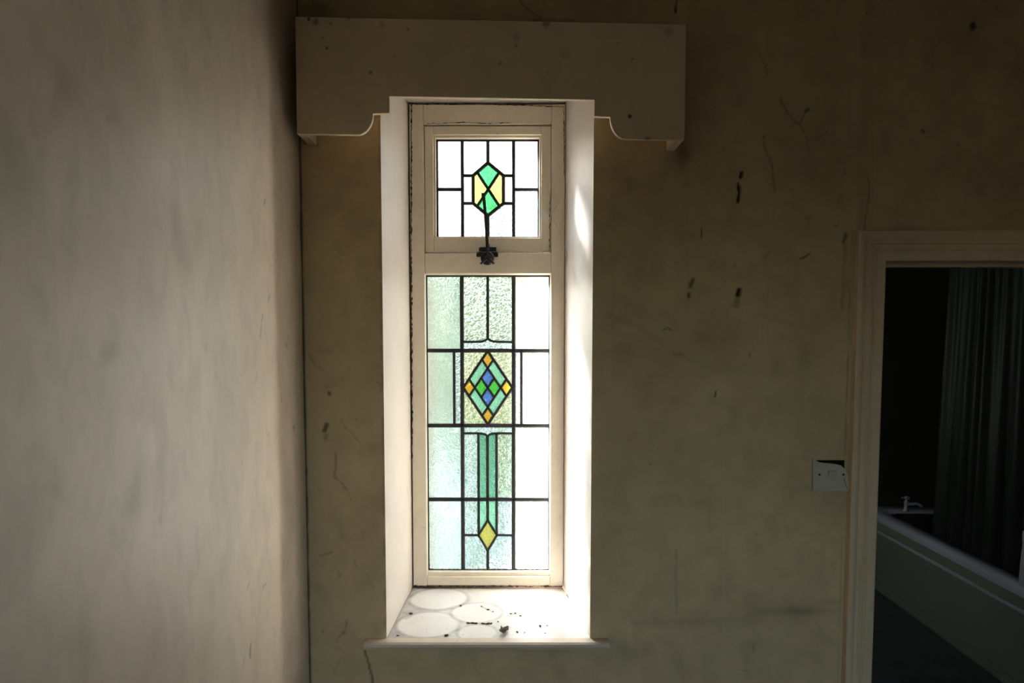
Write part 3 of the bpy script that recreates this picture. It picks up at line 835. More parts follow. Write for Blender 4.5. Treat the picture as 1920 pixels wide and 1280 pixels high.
cm = [([(a1,T),(a1,B)],6.5), ([(a2,T),(a2,B)],6.5), ([(L,h1),(R,h1)],6.5), ([(L,h2),(R,h2)],6.5), ([(L,h3),(R,h3)],6.5),
      ([(cx,T),(cx,634)],4.2), (og1,3.4), (og1r,3.4), ([(852,h1),(852,h2)],4), ([(977.5,h1),(977.5,h2)],4), (og2,3.4), (og2r,3.4),
      ([(897,812),(897,1003)],4), ([(914,818),(914,975)],4.4), ([(931,812),(931,1003)],4), ([(a1,1003),(896.5,1003)],3.6), ([(931.5,1003),(a2,1003)],3.6),
      ([(914,975),(931.5,1003)],3.6), ([(931.5,1003),(914,1032)],3.6), ([(914,1032),(896.5,1003)],3.6), ([(896.5,1003),(914,975)],3.6), ([(914,1032),(914,B)],4.4),
      ([lat(0,0),lat(1,0)],4), ([lat(1,0),lat(1,1)],4), ([lat(1,1),lat(0,1)],4), ([lat(0,1),lat(0,0)],4),
      ([lat(q,0),lat(q,1)],3.6), ([lat(q2,0),lat(q2,1)],3.6), ([lat(0,q),lat(1,q)],3.6), ([lat(0,q2),lat(1,q2)],3.6), ([lat(.5,q),lat(.5,q2)],3.4), ([lat(q,.5),lat(q2,.5)],3.4),
      ([(L+1.5,T),(L+1.5,B)],3), ([(R-1.5,T),(R-1.5,B)],2.4), ([(L,T+1.5),(R,T+1.5)],4), ([(L,B-1),(R,B-1)],2.2)]
for pts, wd in cm: came(pts, wd*(1.12 if wd < 5 else 1.0), YG, 790, window)

# --- flaking cracks and grime along the edges of the frame
def jag(pts, wmin, wmax, Y, parent, name, seed, step=4.0, mat='grime'):
    rnd = random.Random(seed)
    P = []
    for (a, b), (c_, d_) in zip(pts[:-1], pts[1:]):
        L_ = math.hypot(c_-a, d_-b); n_ = max(1, int(L_/step))
        for k_ in range(n_): P.append((a + (c_-a)*k_/n_, b + (d_-b)*k_/n_))
    P.append(pts[-1])
    vert = abs(pts[-1][1] - pts[0][1]) > abs(pts[-1][0] - pts[0][0])
    m = MB(); lo, hi = [], []
    for (a, b) in P:
        j_ = (rnd.random()-.5)*1.6; w_ = (wmin + (wmax-wmin)*rnd.random()**2)/2
        if vert: lo.append((a + j_ - w_, b)); hi.append((a + j_ + w_, b))
        else: lo.append((a, b + j_ - w_)); hi.append((a, b + j_ + w_))
    v = []
    for q_ in (lo, hi):
        for (a, b) in q_:
            p_ = onY(a, b, Y); v.append((p_.x, p_.y, p_.z))
    for q_ in (lo, hi):
        for (a, b) in q_:
            p_ = onY(a, b, Y); v.append((p_.x, p_.y + .0012, p_.z))
    n_ = len(P)
    for i_ in range(n_-1):
        f = [(i_, i_+1, n_+i_+1, n_+i_), (2*n_+i_, 3*n_+i_, 3*n_+i_+1, 2*n_+i_+1), (i_, 2*n_+i_, 2*n_+i_+1, i_+1), (n_+i_, n_+i_+1, 3*n_+i_+1, 3*n_+i_)]
        m.f += [list(x) for x in f]; m.s += [False]*4; m.mi += [0]*4
    m.v += v
    return m.build(name, M[mat], parent, recalc=True)
jag([(771.5, 196), (771, 400), (772, 640), (773, 860)], .6, 4.0, YF - .0012, window, 'edge_crack', 1)
jag([(772, 195), (900, 194.5), (1057, 200)], .4, 2.6, YF - .0012, window, 'edge_crack', 2)
jag([(800, 232), (870, 229), (905, 231), (960, 230)], .2, 1.8, YF - .0012, window, 'edge_crack', 3)
jag([(1057, 200), (1058, 330)], .3, 1.8, YF - .0012, window, 'edge_crack', 4)
jag([(802, 1066.5), (830, 1068), (900, 1068), (1028, 1067)], .4, 3.2, YG - .0035, window, 'putty_grime', 5, 3)
jag([(801, 1020), (803, 1045), (806, 1066)], .5, 4.5, YG - .0035, window, 'putty_grime', 6, 3)
jag([(820, 445), (900, 444.5), (1009, 445)], .3, 2.2, YG1 - .0035, sash, 'putty_grime', 7, 3)
jag([(802, 515.5), (900, 516), (1029, 515.5)], .3, 2.0, YG - .0035, window, 'putty_grime', 8, 3)
jag([(775, 1098.5), (900, 1099), (1055, 1099)], .6, 3.5, YF - .0012, window, 'putty_grime', 9, 3)
jag([(1030, 470), (1031, 360)], .3, 2.0, YF + .009, sash, 'putty_grime', 10, 4)

# --- stay of the top sash: toothed arm, two plates, wheel with wing handle
YS = YF - .035
stay = MB()
def SV(a, b, Y): v = onY(a, b, Y); return v
c = SV(914, 484, YS)
stay = MB(); stay.box(SV(893.5, 476, YF).x, SV(934, 476, YF).x, YF - .006, YF + .001, SV(914, 481.5, YF).z, SV(914, 472.5, YF).z)
stay_o = stay.build('window_stay', M['iron'], window, .001)
tag(stay_o, 'black iron window stay with toothed arm and wing wheel')
m = MB(); m.box(SV(898, 466, YF).x, SV(930.5, 466, YF).x, YF - .004, YF + .011, SV(914, 470.5, YF).z, SV(914, 463.5, YF).z); m.build('sash_plate', M['iron'], stay_o, .001)
m = MB(); m.lathe([(.006, .03), (.009, .022), (.009, .012), (.017, .010), (.0205, .006), (.0205, -.004), (.017, -.007), (.008, -.009), (.005, -.014), (.002, -.015)], (c.x, YS, c.z), 'Y', 22); m.build('wheel', M['iron'], stay_o)
m = MB()
for ang in (math.radians(222), math.radians(318), math.radians(90)):
    d = Vector((math.cos(ang), 0, math.sin(ang)))
    p0 = Vector((c.x, YS - .011, c.z)); m.tube([p0 + d*.004, p0 + d*.016, p0 + d*.027], [.0035, .003, .0036], 8)
m.build('wing_handle', M['iron'], stay_o)
m = MB(); pts = []
a0, a1_ = onY(906.5, 366, YF + .005), onY(914, 474, YS + .012)
for k in range(15):
    t = k / 14; pts.append(a0.lerp(a1_, t) + Vector((.002*math.sin(t*3.1), -.004*math.sin(t*3.1), 0)))
for k in range(14):
    p, p2 = pts[k], pts[k+1]
    m.add([(p.x-.0045,p.y-.002,p.z),(p.x+.0045,p.y-.002,p.z),(p.x+.0045,p.y+.002,p.z),(p.x-.0045,p.y+.002,p.z),
           (p2.x-.0045,p2.y-.002,p2.z),(p2.x+.0045,p2.y-.002,p2.z),(p2.x+.0045,p2.y+.002,p2.z),(p2.x-.0045,p2.y+.002,p2.z)],
          [(0,1,5,4),(1,2,6,5),(2,3,7,6),(3,0,4,7),(3,2,1,0),(4,5,6,7)])
for k in range(26):
    t = (k + .5) / 26; p = a0.lerp(a1_, t)
    m.box(p.x + .0035, p.x + .0062, p.y - .006, p.y + .000, p.z - .0011, p.z + .0011)
m.box(a0.x - .006, a0.x + .005, a0.y - .005, a0.y + .004, a0.z - .004, a0.z + .006)
m.build('toothed_arm', M['iron'], stay_o, recalc=True)
m = MB(); m.tube([(c.x + .0015, YS + .004, c.z + .012), (c.x + .003, YS + .006, c.z + .042)], [.0055, .0035], 8); m.build('pivot_lug', M['iron'], stay_o)

# --- sill
def sill_pos(P, Q, o):   # P across 0..1, Q depth
    t = Q / YF
    x0, x1 = RX0 + (BX0 - RX0) * t, RX1 + (BX1 - RX1) * t
    return np.stack([x0 + (x1 - x0) * P, Q, ZSILL + o], 1)
def dirt_sill(D, P, Q):
    t = Q / YF
    x0, x1 = RX0 + (BX0 - RX0) * t, RX1 + (BX1 - RX1) * t
    X = x0 + (x1 - x0) * P
    def pt(a, b): v = onZ(a, b, ZSILL); return np.array((v.x, v.y))
    # round marks left by pots
    D += .48*(.3+value_noise(X, Q, 30.0, 41))*np.exp(-(X - RX0)/.13) + .10*value_noise(X, Q, 90.0, 42)
    rings_ = [((802, 1170), (743, 1170), .022), ((822, 1122), (768, 1122), .02), ((893, 1148), (846, 1148), .02), ((895, 1186), (858, 1186), .02)]
    for cpt, ept, rw in rings_:
        cc, ee = pt(*cpt), pt(*ept); r = abs(cc[0] - ee[0])
        d = np.hypot(X - cc[0], Q - cc[1])
        inside = 1 - sstep(r*.88, r*1.0, d)
        D[:] = D * (1 - .7*inside) - .08*inside
        D[:] += .22*np.exp(-((d - r*1.04)/.006)**2) * (.35 + value_noise(X, Q, 60.0, 43)) * (X < .05)
        D[:] += -.15*np.exp(-((d - r*.8)/.004)**2)
    def st(pts, wd, val): stroke(D, X, Q, [pt(*p) for p in pts], wd, val, .003)
    st([(760, 1160), (790, 1144), (830, 1143), (862, 1134)], .005, .40); st([(748, 1190), (780, 1197), (850, 1192)], .004, .3)
    st([(875, 1169), (905, 1169), (920, 1170)], .003, .7); st([(905, 1138), (918, 1144), (926, 1147)], .002, .5); st([(955, 1155), (968, 1151), (980, 1156)], .0025, .5)
    st([(1012, 1174), (1032, 1172)], .0022, .5); st([(775, 1106), (800, 1100), (900, 1102), (1050, 1100)], .005, .55); st([(836, 1192), (842, 1190)], .006, .5)
    st([(765, 1152), (772, 1149)], .005, .6); st([(935, 1180), (948, 1188), (955, 1176)], .006, .25); st([(743, 1193), (748, 1185)], .003, .6)
    edge = np.clip(1 - (X - x0)/(.006 + .012*value_noise(X*0, Q, 40.0, 45)), 0, 1); D[:] = np.maximum(D, .7*edge)
    edge = np.clip(1 - (YF - Q)/(.004 + .01*value_noise(X, Q*0, 40.0, 46)), 0, 1); D[:] = np.maximum(D, .8*edge)
    D += .05*(value_noise(X, Q, 200.0, 47) > .8)
    for k in range(60):
        a, b = 730 + 330*rng.random(), 1105 + 92*rng.random()
        st([(a, b)], .0008 + .0012*rng.random(), .3 + .4*rng.random())
    return np.clip(D, -.5, 1)
sill = grid_mesh('window_sill', np.linspace(0, 1, 200), np.linspace(0, YF + .02, 150), sill_pos, [], dirt_sill, M['sill'], None)
# bring the sill under the window
sill.parent = window; sill.location = -Vector(window.location)
mb = MB()
nx0, nx1 = onY(682, 1205, -.03).x, onY(1143, 1202, -.03).x
prof = [(.0, ZSILL + .0002), (-.026, ZSILL + .0005), (-.033, ZSILL - .003), (-.036, ZSILL - .009), (-.034, ZSILL - .015), (-.028, ZSILL - .018), (0.0, ZSILL - .019)]
n = len(prof)
mb.add([(nx0, y, z) for y, z in prof] + [(nx1, y, z) for y, z in prof],
       [(i, (i+1) % n, n + (i+1) % n, n + i) for i in range(n)] + [tuple(range(n))[::-1], tuple(range(n, 2*n))])
o = mb.build('sill_nosing', M['nosing'], window, recalc=True)

# ================================================================ PELMET
pelmet = empty('window_pelmet', (XY(920, 150, -.09), 0, ZY(250, -.09)))
tag(pelmet, 'cream painted wooden pelmet board with stepped and curved cut-out above window', 'pelmet')
YP = -.10
def pp(a, b): v = onY(a, b, YP); return (v.x, v.z)
poly = [pp(553.5, 31), pp(1287, 45.5), pp(1283.5, 262), pp(1172, 260.5)]
for k in range(1, 11):
    t = k / 10 * math.pi / 2
    poly.append(pp(1172 - 28*math.sin(t), 219 + 41*math.cos(t)))
poly += [pp(1114, 218), pp(1114.5, 187), pp(730, 180.5), pp(730, 212)]
for k in range(0, 11):
    t = k / 10 * math.pi / 2
    poly.append(pp(670 + 29.5*math.cos(t), 213 + 39.5*math.sin(t)))
poly += [pp(556.5, 250.5)]
# stains and knocks on the face of the board
pm = M['pelmet'].node_tree; pb = pm.nodes['Principled BSDF']
pc = pb.inputs['Base Color'].links[0].from_socket
pco = coords(pm)
wob = N(pm, 'ShaderNodeVectorMath', operation='SCALE'); wob.inputs['Scale'].default_value = 1.0
pm.links.new(pco, wob.inputs[0])
acc = None
for (a, b, r_, st_) in [(613, 90, 3.5, .7), (605, 72, 3, .3), (695, 136, 4.5, .6), (1181, 218, 4.5, .95), (968, 86, 3.5, .5), (968, 70, 8, .25), (938, 118, 4, .45), (1027, 137, 3, .4), (1186, 111, 2.6, .6),
                        (1159, 81, 2.2, .5), (579, 36, 4, .8), (592, 41, 7, .6), (717, 46, 7, .25), (765, 55, 4, .4), (620, 44, 4, .5), (654, 32, 4, .8), (1024, 44, 9, .5), (740, 106, 3, .25), (1255, 60, 10, .25), (1215, 262, 8, .5), (1060, 100, 12, .15)]:
    x_, z_ = pp(a, b)
    v_ = N(pm, 'ShaderNodeVectorMath', operation='DISTANCE'); pm.links.new(wob.outputs[0], v_.inputs[0])
    v_.inputs[1].default_value = (x_ - pelmet.location.x, YP, z_ - pelmet.location.z)
    mr = N(pm, 'ShaderNodeMapRange', interpolation_type='SMOOTHSTEP')
    pm.links.new(v_.outputs['Value'], mr.inputs[0])
    mr.inputs[1].default_value = r_ / 775 * .3; mr.inputs[2].default_value = r_ / 775 * 1.25; mr.inputs[3].default_value = st_; mr.inputs[4].default_value = 0.0
    acc = mr.outputs[0] if acc is None else mathn(pm, 'MAXIMUM', acc, mr.outputs[0])
pm.links.new(mixc(pm, acc, pc, (0.05, 0.04, 0.028)), pb.inputs['Base Color'])
mb = MB(); mb.prism(poly, YP, YP + .012); mb.build('front_board', M['pelmet'], pelmet, .0012)
xl0, zl0 = pp(555.5, 250); xr0, zr0 = pp(1283, 262)
zt_l, zt_r = pp(554, 31)[1], pp(1286, 45.5)[1]
def slant_box(mb, x0, x1, y0, y1, zb0, zb1, zt0, zt1):
    v = [(x0,y0,zb0),(x1,y0,zb1),(x1,y1,zb1),(x0,y1,zb0),(x0,y0,zt0),(x1,y0,zt1),(x1,y1,zt1),(x0,y1,zt0)]
    mb.add(v, [(3,2,1,0),(4,5,6,7),(0,1,5,4),(1,2,6,5),(2,3,7,6),(3,0,4,7)])
mb = MB(); slant_box(mb, xl0, xl0 + .02, YP + .012, -.001, zl0 + .001, zl0 + .001, zt_l - .003, zt_l - .003); mb.build('end_board', M['pelmet'], pelmet, .001)
mb = MB(); slant_box(mb, xr0 - .02, xr0, YP + .012, -.001, zr0 + .001, zr0 + .001, zt_r - .003, zt_r - .003); mb.build('end_board', M['pelmet'], pelmet, .001)
mb = MB(); slant_box(mb, xl0 + .02, xr0 - .02, YP + .012, -.001, zt_l - .02, zt_r - .02, zt_l - .004, zt_r - .004); mb.build('top_board', M['pelmet'], pelmet, .001)

# ================================================================ DOOR CASING
door = empty('door_1', (DX0, 0, 0)); tag(door, kind='structure')
door['label'] = 'open doorway with moulded cream casing leading to the dark bathroom'
# profile across the casing width: (distance from opening edge, proud of wall)
cprof = [(0.0, 0.0), (0.0, .010), (.004, .013), (.024, .014), (.026, .011), (.029, .011), (.033, .016), (.040, .018), (.0435, .014), (.052, .015), (.058, .021), (.064, .024), (.072, .024), (.0745, .021), (.0745, 0.0)]
CW = .0745
def casing_vert(x, sgn, z0, z1):
    m = MB(); n = len(cprof)
    v = [(x - sgn*d, -p, z0) for d, p in cprof] + [(x - sgn*d, -p, z1 + d) for d, p in cprof]
    m.add(v, [(i, (i+1) % n, n + (i+1) % n, n + i) for i in range(n)] + [tuple(range(n)), tuple(range(n, 2*n))[::-1]])
    return m.build('casing_upright', M['casing'], door, recalc=True)
casing_vert(DX0 + .004, 1, 0, ZDOOR - .004)
casing_vert(DX1 - .004, -1, 0, ZDOOR - .004)
m = MB(); n = len(cprof); zz = ZDOOR - .004
v = [(DX0 + .004 - d, -p, zz + d) for d, p in cprof] + [(DX1 - .004 + d, -p, zz + d) for d, p in cprof]
m.add(v, [(i, (i+1) % n, n + (i+1) % n, n + i) for i in range(n)] + [tuple(range(n)), tuple(range(n, 2*n))[::-1]])
m.build('casing_head', M['casing'], door, recalc=True)
m = MB(); m.box(DX0 - .012, DX0, 0.0, BTHICK, 0, ZDOOR); m.build('jamb_lining', M['casing'], door)
m = MB(); m.box(DX1, DX1 + .012, 0.0, BTHICK, 0, ZDOOR); m.build('jamb_lining', M['casing'], door)
m = MB(); m.box(DX0 - .012, DX1 + .012, 0.0, BTHICK, ZDOOR, ZDOOR + .012); m.build('head_lining', M['casing'], door)
m = MB(); m.box(DX0, DX1, .045, .075, ZDOOR - .012, ZDOOR); m.build('door_stop', M['casing'], door)

# ================================================================ LIGHT SWITCH
YSW = -.009
def sw(a, b): v = onY(a, b, YSW); return (v.x, v.z)
s0 = onY(1558, 920, 0.0)
switch = empty('light_switch', (s0.x, 0, s0.z))
tag(switch, 'yellowed white plastic light switch with broken top edge beside door casing', 'light switch')
pl = [sw(1525, 921), sw(1525.5, 859.5), sw(1530, 863), sw(1537, 866.5), sw(1548, 868), sw(1560, 869), sw(1570, 870.5), sw(1578, 873), sw(1584, 878.5), sw(1589, 887), sw(1591.5, 897), sw(1592, 921)]
mb = MB(); mb.prism(pl, YSW, -.0005); mb.build('face_plate', M['plastic'], switch, .0012)
mb = MB(); mb.prism([sw(1534, 863.5), sw(1585, 863.5), sw(1585, 885), sw(1534, 885)], -.004, -.0004); mb.build('dark_recess_slab', M['black'], switch)  # flat black slab standing in for the shaded recess behind the plate
rk = [(1553, 881.5), (1567.5, 881.5), (1567.5, 900), (1553, 900)]
x0, z1 = sw(1553, 881.5); x1, z0 = sw(1568, 901)
mb = MB(); mb.add([(x0, YSW + .001, z0), (x1, YSW + .001, z0), (x1, YSW - .006, z1), (x0, YSW - .006, z1), (x0, YSW + .003, z0), (x1, YSW + .003, z0), (x1, YSW + .003, z1), (x0, YSW + .003, z1)],
                  [(0,1,2,3), (7,6,5,4), (0,4,5,1), (1,5,6,2), (2,6,7,3), (3,7,4,0)])
mb.build('rocker', M['plastic'], switch, .0006, recalc=True)
for a in (1536.5, 1581.5):
    x, z = sw(a, 889.5)
    mb = MB(); mb.lathe([(.0030, .001), (.0030, -.0006), (.0024, -.001)], (x, YSW, z), 'Y', 12); mb.build('screw', M['screw'], switch)
mb = MB()
cr = [sw(1582, 896), sw(1585, 906), sw(1588, 914), sw(1592, 919)]
mb.tube([(x, YSW - .0002, z) for x, z in cr], .0006, 5); mb.build('crack', M['black'], switch)

# ================================================================ BATHROOM THINGS
RIM = .53
pA, pB = onZ(1637, 1100, 0.0), onZ(1882, 1280, 0.0)      # foot of the bath panel
dirb = (pB - pA).normalized()                            # towards the camera
nrm = Vector((-dirb.y, dirb.x, 0));  nrm = nrm if nrm.x > 0 else -nrm
BLEN, BWID = 1.84, .70
far = BFAR - .004
t0 = (pA.y - far) / dirb.y
O = pA - dirb * ((far - pA.y) / (-dirb.y))               # far-left foot of the bath
ang = math.atan2(-dirb.x, -dirb.y) * 0
bath = empty('bathtub', (O.x, O.y, 0)); tag(bath, 'pale enamel bathtub with olive green side panel beyond the doorway', 'bathtub')
def bw_(u, v, z): p = O + dirb*u + nrm*v; return (p.x, p.y, z)      # u along the bath, v across it
def rr(u0, u1, v0, v1, r, z, n=7):
    pts = []
    for (cu, cv, a0) in ((u0+r, v0+r, math.pi), (u1-r, v0+r, 1.5*math.pi), (u1-r, v1-r, 0), (u0+r, v1-r, .5*math.pi)):
        for k in range(n):
            a = a0 + k/(n-1)*math.pi/2
            pts.append(bw_(cu + r*math.cos(a), cv + r*math.sin(a), z))
    return pts
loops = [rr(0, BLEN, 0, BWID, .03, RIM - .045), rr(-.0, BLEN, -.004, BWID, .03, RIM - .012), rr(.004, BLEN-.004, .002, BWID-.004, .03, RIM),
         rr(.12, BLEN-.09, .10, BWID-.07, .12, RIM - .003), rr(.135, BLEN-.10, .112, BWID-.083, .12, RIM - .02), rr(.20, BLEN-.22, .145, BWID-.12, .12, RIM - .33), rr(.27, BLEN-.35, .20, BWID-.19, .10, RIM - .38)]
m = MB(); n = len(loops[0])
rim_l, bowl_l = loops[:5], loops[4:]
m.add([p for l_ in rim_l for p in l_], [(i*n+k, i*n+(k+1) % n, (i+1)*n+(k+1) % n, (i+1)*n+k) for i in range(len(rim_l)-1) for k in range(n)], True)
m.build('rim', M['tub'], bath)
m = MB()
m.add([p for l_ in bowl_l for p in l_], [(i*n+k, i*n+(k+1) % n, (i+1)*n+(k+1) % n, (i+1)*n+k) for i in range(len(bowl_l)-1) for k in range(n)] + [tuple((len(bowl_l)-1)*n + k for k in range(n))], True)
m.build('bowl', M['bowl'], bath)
def slab(u0, u1, v0, v1, z0, z1):
    m = MB(); v = [bw_(u0,v0,z0), bw_(u1,v0,z0), bw_(u1,v1,z0), bw_(u0,v1,z0), bw_(u0,v0,z1), bw_(u1,v0,z1), bw_(u1,v1,z1), bw_(u0,v1,z1)]
    return m.add(v, [(3,2,1,0),(4,5,6,7),(0,1,5,4),(1,2,6,5),(2,3,7,6),(3,0,4,7)])
slab(0, BLEN, .012, .03, .0, RIM - .04).build('side_panel', M['panel'], bath, .002, recalc=True)
slab(0, BLEN, .006, .013, RIM - .105, RIM - .042).build('panel_top_band', M['panel'], bath, .002, recalc=True)
slab(0, BLEN, -.001, .013, RIM - .128, RIM - .108).build('panel_moulding', M['tub'], bath, .005, recalc=True)
slab(0, BLEN, -.006, .012, .0, .022).build('plinth', M['panel'], bath, .004, recalc=True)
slab(0, BLEN, -.002, .012, .023, .040).build('plinth_bead', M['panel'], bath, .006, recalc=True)
slab(BLEN-.02, BLEN, .03, BWID, .0, RIM - .045).build('end_panel', M['panel'], bath, .002, recalc=True)
# tap on the far deck
tpos = onZ(1698.5, 957, RIM); tb = Vector((tpos.x, tpos.y, RIM - .002))
tap = MB().lathe([(.024, 0), (.024, .006), (.014, .012), (.013, .05), (.017, .055), (.017, .068), (.010, .074), (.008, .085)], tb, 'Z', 16).build('bath_tap', M['chrome'], bath)
sp = Vector((.92, -.35, 0)).normalized()
MB().tube([tb + Vector((0,0,.045)), tb + sp*.03 + Vector((0,0,.054)), tb + sp*.07 + Vector((0,0,.058)), tb + sp*.095 + Vector((0,0,.046)), tb + sp*.10 + Vector((0,0,.034))], [.012, .012, .011, .011, .010], 10).build('spout', M['chrome'], tap)
mm = MB()
for k in range(3):
    a = k*2*math.pi/3 + .5; d = Vector((math.cos(a), math.sin(a), 0))
    mm.tube([tb + Vector((0,0,.094)) , tb + d*.024 + Vector((0,0,.096)), tb + d*.032 + Vector((0,0,.096))], [.007, .006, .009], 8)
mm.lathe([(.010, 0), (.012, .006), (.012, .018), (.007, .024)], tb + Vector((0,0,.085)), 'Z', 12)
mm.build('handle', M['chrome'], tap)

# shower curtain hanging into the bath
cA = onX(1750, 1010, O.x + .19)
u_start = (cA - O).dot(dirb) + .085
nc, nz = 150, 26
zt, zb_ = 2.32, .40
vv, ff = [], []
for j in range(nz + 1):
    s = j / nz; z = zt + (zb_ - zt) * s
    for i in range(nc + 1):
        t = i / nc
        u = u_start + .025*(1-s)*1.6 + t * (.86 + .08*s)
        ph = 2*math.pi*(t*7.5 + .22*math.sin(t*11 + 1) + .10*s*math.sin(t*5))
        amp = (.012 + .024*s)*(.65 + .5*math.sin(t*7 + .6)**2)
        off = .175 + amp*math.sin(ph) + .008*math.sin(ph*2.3 + 2*s)
        vv.append(bw_(u + .012*math.cos(ph)*s, off, z))
for j in range(nz):
    for i in range(nc):
        ff.append((j*(nc+1)+i, j*(nc+1)+i+1, (j+1)*(nc+1)+i+1, (j+1)*(nc+1)+i))
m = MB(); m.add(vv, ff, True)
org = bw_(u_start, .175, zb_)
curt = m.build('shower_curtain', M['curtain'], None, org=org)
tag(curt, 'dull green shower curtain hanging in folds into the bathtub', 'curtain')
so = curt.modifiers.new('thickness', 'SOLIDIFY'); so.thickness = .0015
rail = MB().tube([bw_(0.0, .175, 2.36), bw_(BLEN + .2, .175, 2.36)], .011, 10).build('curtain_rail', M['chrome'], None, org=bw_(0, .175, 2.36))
tag(rail, 'metal rail above the bathtub carrying the shower curtain', 'curtain rail')
for k in range(10):
    p = Vector(bw_(u_start + .05 + k*.085, .175, 2.345))
    pts = [p + Vector((math.cos(a)*.026, math.sin(a)*.004, math.sin(a)*.026)) for a in [2*math.pi*q_/12 for q_ in range(13)]]
    MB().tube(pts, .0022, 6, False).build('curtain_ring', M['chrome'], curt)
# white bottle on the near rim
bp = onZ(1931, 1100, RIM); bb = Vector((bp.x, bp.y, RIM + .002))
bot = MB().lathe([(.040, 0), (.047, .006), (.046, .05), (.041, .16), (.038, .20), (.038, .215)], bb, 'Z', 24).build('plastic_bottle', M['bottle'], None, org=bb)
tag(bot, 'white plastic container standing on the near rim of the bathtub', 'container')
MB().lathe([(.036, .215), (.036, .22), (.040, .222), (.040, .268), (.036, .275), (.02, .278)], bb, 'Z', 24).build('cap', M['bottle'], bot)

# unseen window added to light the bathroom from the garden side, behind the door jamb
bwin = empty('unseen_bathroom_window', (BL - .075, (bw[0]+bw[1])/2, bw[2])); tag(bwin, kind='structure')
m = MB(); m.box(BL-.10, BL-.05, bw[0], bw[0]+.04, bw[2], bw[3]); m.box(BL-.10, BL-.05, bw[1]-.04, bw[1], bw[2], bw[3])
m.box(BL-.10, BL-.05, bw[0]+.04, bw[1]-.04, bw[2], bw[2]+.04); m.box(BL-.10, BL-.05, bw[0]+.04, bw[1]-.04, bw[3]-.04, bw[3])
m.build('window_frame', M['frame'], bwin)
gm = glass('bathroom_obscured_glass', (0.27, 0.30, 0.30), 0.0, 0.7, 0.5, 1.2)
m = MB(); v = [(BL-.075, bw[0]+.04, bw[2]+.04), (BL-.075, bw[1]-.04, bw[2]+.04), (BL-.075, bw[1]-.04, bw[3]-.04), (BL-.075, bw[0]+.04, bw[3]-.04)]
m.add([(a+.002, b, c_) for a, b, c_ in v], [(0, 1, 2, 3)], mi=0)
m.add([(a-.002, b, c_) for a, b, c_ in v], [(3, 2, 1, 0)], mi=1)
m.build('pane', [gm, M['gback']], bwin)

# ================================================================ GARDEN BEYOND THE WINDOW
mb = MB(); mb.box(-14, BL - .16, YOUT, 16, -.42, -.30); struct('ground_garden', mb, M['paving'])
def shrub(x, y, h, r, nleaf, label, seed, size=.05):
    rnd = np.random.default_rng(seed)
    root = empty('garden_shrub', (x, y, -.30)); tag(root, label, 'shrub')
    m = MB()
    for k in range(6):
        a = rnd.random()*6.28; d = r*.5*rnd.random()
        m.tube([(x + .03*math.cos(a), y + .03*math.sin(a), -.30), (x + d*.5*math.cos(a), y + d*.5*math.sin(a), -.3 + h*.4), (x + d*math.cos(a), y + d*math.sin(a), -.3 + h*.85)], [.025, .016, .006], 6)
    m.build('stem', M['stem'], root)
    th = rnd.random(nleaf)*6.283; zz = rnd.random(nleaf)**.8
    rad = r*(.35 + .65*np.sqrt(rnd.random(nleaf)))*np.sqrt(np.clip(1.05 - (2*zz - .95)**4, .05, 1))*(.8 + .4*np.sin(th*3 + zz*9 + seed)**2)
    c_ = np.stack([rad*np.cos(th), rad*np.sin(th), .05 + zz*h], 1)
    n1 = rnd.normal(size=(nleaf, 3)); n1 /= np.linalg.norm(n1, axis=1)[:, None]
    n2 = rnd.normal(size=(nleaf, 3)); n2 -= n1*(n1*n2).sum(1)[:, None]; n2 /= np.linalg.norm(n2, axis=1)[:, None]
    s = size*(.6 + .8*rnd.random(nleaf))[:, None]
    P = np.stack([c_ - n1*s, c_ + n2*s*.45, c_ + n1*s, c_ - n2*s*.45], 1).reshape(-1, 3)
    me = bpy.data.meshes.new('foliage')
    me.vertices.add(len(P)); me.vertices.foreach_set('co', P.astype(np.float32).ravel())
    idx = np.arange(len(P), dtype=np.int32)
    me.loops.add(len(idx)); me.loops.foreach_set('vertex_index', idx)
    me.polygons.add(nleaf); me.polygons.foreach_set('loop_start', np.arange(0, len(idx), 4, dtype=np.int32))
    me.update(calc_edges=True)
    link('foliage', me, M['leaf'], root)['kind'] = 'stuff'
shrub(-.25, 4.3, 2.75, .75, 5200, 'tall leafy green shrub seen blurred through the central window panes', 5)
shrub(-2.3, 5.2, 3.0, .85, 6000, 'tall green shrub seen through the left-hand aqua panes', 6)
shrub(.15, 6.6, 3.8, .9, 5000, 'farthest green shrub behind the central one in the garden', 8)

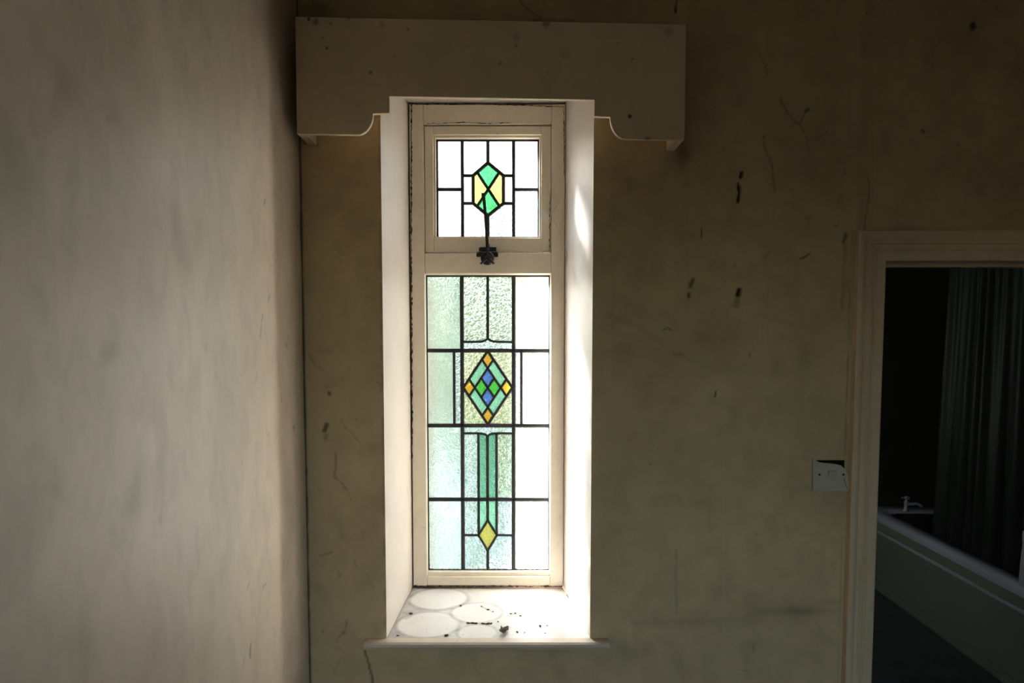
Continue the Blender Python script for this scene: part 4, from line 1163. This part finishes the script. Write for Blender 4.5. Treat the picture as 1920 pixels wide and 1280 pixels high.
# ================================================================ SMALL THINGS ON THE SILL, COBWEBS
def crumb(px_, py_, size, mat, name, label, cat, group=None, seed=0, flat=.35):
    rnd = random.Random(seed)
    p = onZ(px_, py_, ZSILL)
    bm = bmesh.new(); bmesh.ops.create_icosphere(bm, subdivisions=1, radius=size)
    for v in bm.verts:
        v.co = Vector((v.co.x*(.7 + .8*rnd.random())*1.4, v.co.y*(.6 + .8*rnd.random()), v.co.z*flat*(.5 + rnd.random())))
    zmin = min(v.co.z for v in bm.verts)
    for v in bm.verts: v.co.z -= zmin
    me = bpy.data.meshes.new(name); bm.to_mesh(me); bm.free()
    o = link(name, me, mat); o.location = (p.x, p.y, ZSILL + .0004); o.rotation_euler.z = rnd.random()*3
    return tag(o, label, cat, group)
k = 0
for label, group, spots_ in [
    ('dark crumb in the short row across the middle of the sill', 'row of crumbs across the sill', [(878, 1168.5, .0045), (887, 1168, .005), (893, 1169, .004), (906, 1169.5, .0045), (914, 1170, .005), (921, 1169, .0035), (934, 1166, .0025)]),
    ('tiny crumb in the slanting trail behind the row on the sill', 'slanting trail of crumbs', [(903, 1137, .003), (915, 1143, .0035), (924, 1147, .0025)]),
    ('tiny dark crumb in the arc behind the dead leaf on the sill', 'arc of crumbs behind the leaf', [(958, 1151, .003), (966, 1150, .003), (976, 1155, .003)]),
    ('tiny crumb on the bright right half of the sill', 'crumbs right of the leaf', [(1013, 1174, .0035), (1026, 1173, .002), (970, 1185, .003), (984, 1186, .002), (1022, 1187, .002)]),
    ('dark crumb lying among the round pot marks on the sill', 'crumbs among the pot marks', [(864, 1136, .0035), (770, 1151, .005), (837, 1192, .0055), (746, 1192, .003)])]:
    for a, b, s in spots_:
        k += 1
        crumb(a, b, s, M['debris'], 'debris_crumb', label, 'debris', group, k)
# dead leaf: a curled strip with thickness
p = onZ(945, 1186, ZSILL); m = MB()
nu, nv = 9, 5; vv = []
for i in range(nu):
    for j in range(nv):
        u, v_ = i/(nu-1)*2-1, j/(nv-1)*2-1
        wv = (1 - u*u*.85)*.011
        vv.append((u*.017, v_*wv + .004*math.sin(u*3), .003 + .008*(v_*v_)*(1-.3*u) + .004*math.sin(u*5+v_*2) + .004))
m.add(vv, [(i*nv+j, (i+1)*nv+j, (i+1)*nv+j+1, i*nv+j+1) for i in range(nu-1) for j in range(nv-1)], True)
leaf = m.build('dead_leaf', M['leafdry']); so = leaf.modifiers.new('thickness', 'SOLIDIFY'); so.thickness = .0006
leaf.location = (p.x, p.y, ZSILL - .001); leaf.rotation_euler.z = .8
tag(leaf, 'small curled dead leaf lying near the front of the white sill', 'leaf')

def web(name, label, strands, r=.0006):
    m = MB()
    for pts in strands:
        P = [onY(a, b, Y) for a, b, Y in pts]
        fine = []
        for i in range(len(P)-1):
            for s in range(4): fine.append(P[i].lerp(P[i+1], s/4))
        fine.append(P[-1]); m.tube(fine, r, 5, False)
    o = m.build(name, M['web'], None, org=P[0]); tag(o, label, 'cobweb')
yw = YF - .004
web('cobweb', 'fine cobweb strands strung from the window stay along the sash', [
    [(803, 472.5, yw), (850, 472, yw), (896, 474, yw - .003)], [(826, 472, yw), (870, 466, yw), (900, 464, yw - .004)],
    [(932, 464, yw - .004), (975, 469, yw), (1016, 472, yw)], [(932, 474, yw - .002), (960, 473, yw), (968, 476, yw), (972, 488, yw), (974, 500, yw)],
    [(1018, 471, yw), (1032, 465, yw)]], .0006)
web('cobweb', 'drooping cobweb loop hanging at the right edge of the top sash', [
    [(1018, 392, yw), (1020, 408, yw), (1025, 415, yw), (1031, 410, yw), (1034, 396, yw), (1034, 300, yw)],
    [(1034, 402, yw), (1050, 440, yw - .01), (1064, 478, yw - .04)], [(1034, 396, yw), (1042, 388, yw), (1050, 378, yw)], [(1024, 344, yw), (1026, 352, yw), (1030, 370, yw)]], .0009)
web('cobweb', 'thin cobweb strands on the left end of the pelmet board', [
    [(557, 197, YP - .002), (580, 207, YP - .002), (612, 212, YP - .002)], [(557, 196, YP - .002), (576, 178, YP - .002), (612, 152, YP - .002)],
    [(560, 113, YP - .002), (590, 123, YP - .002), (615, 127, YP - .002)]], .0003)
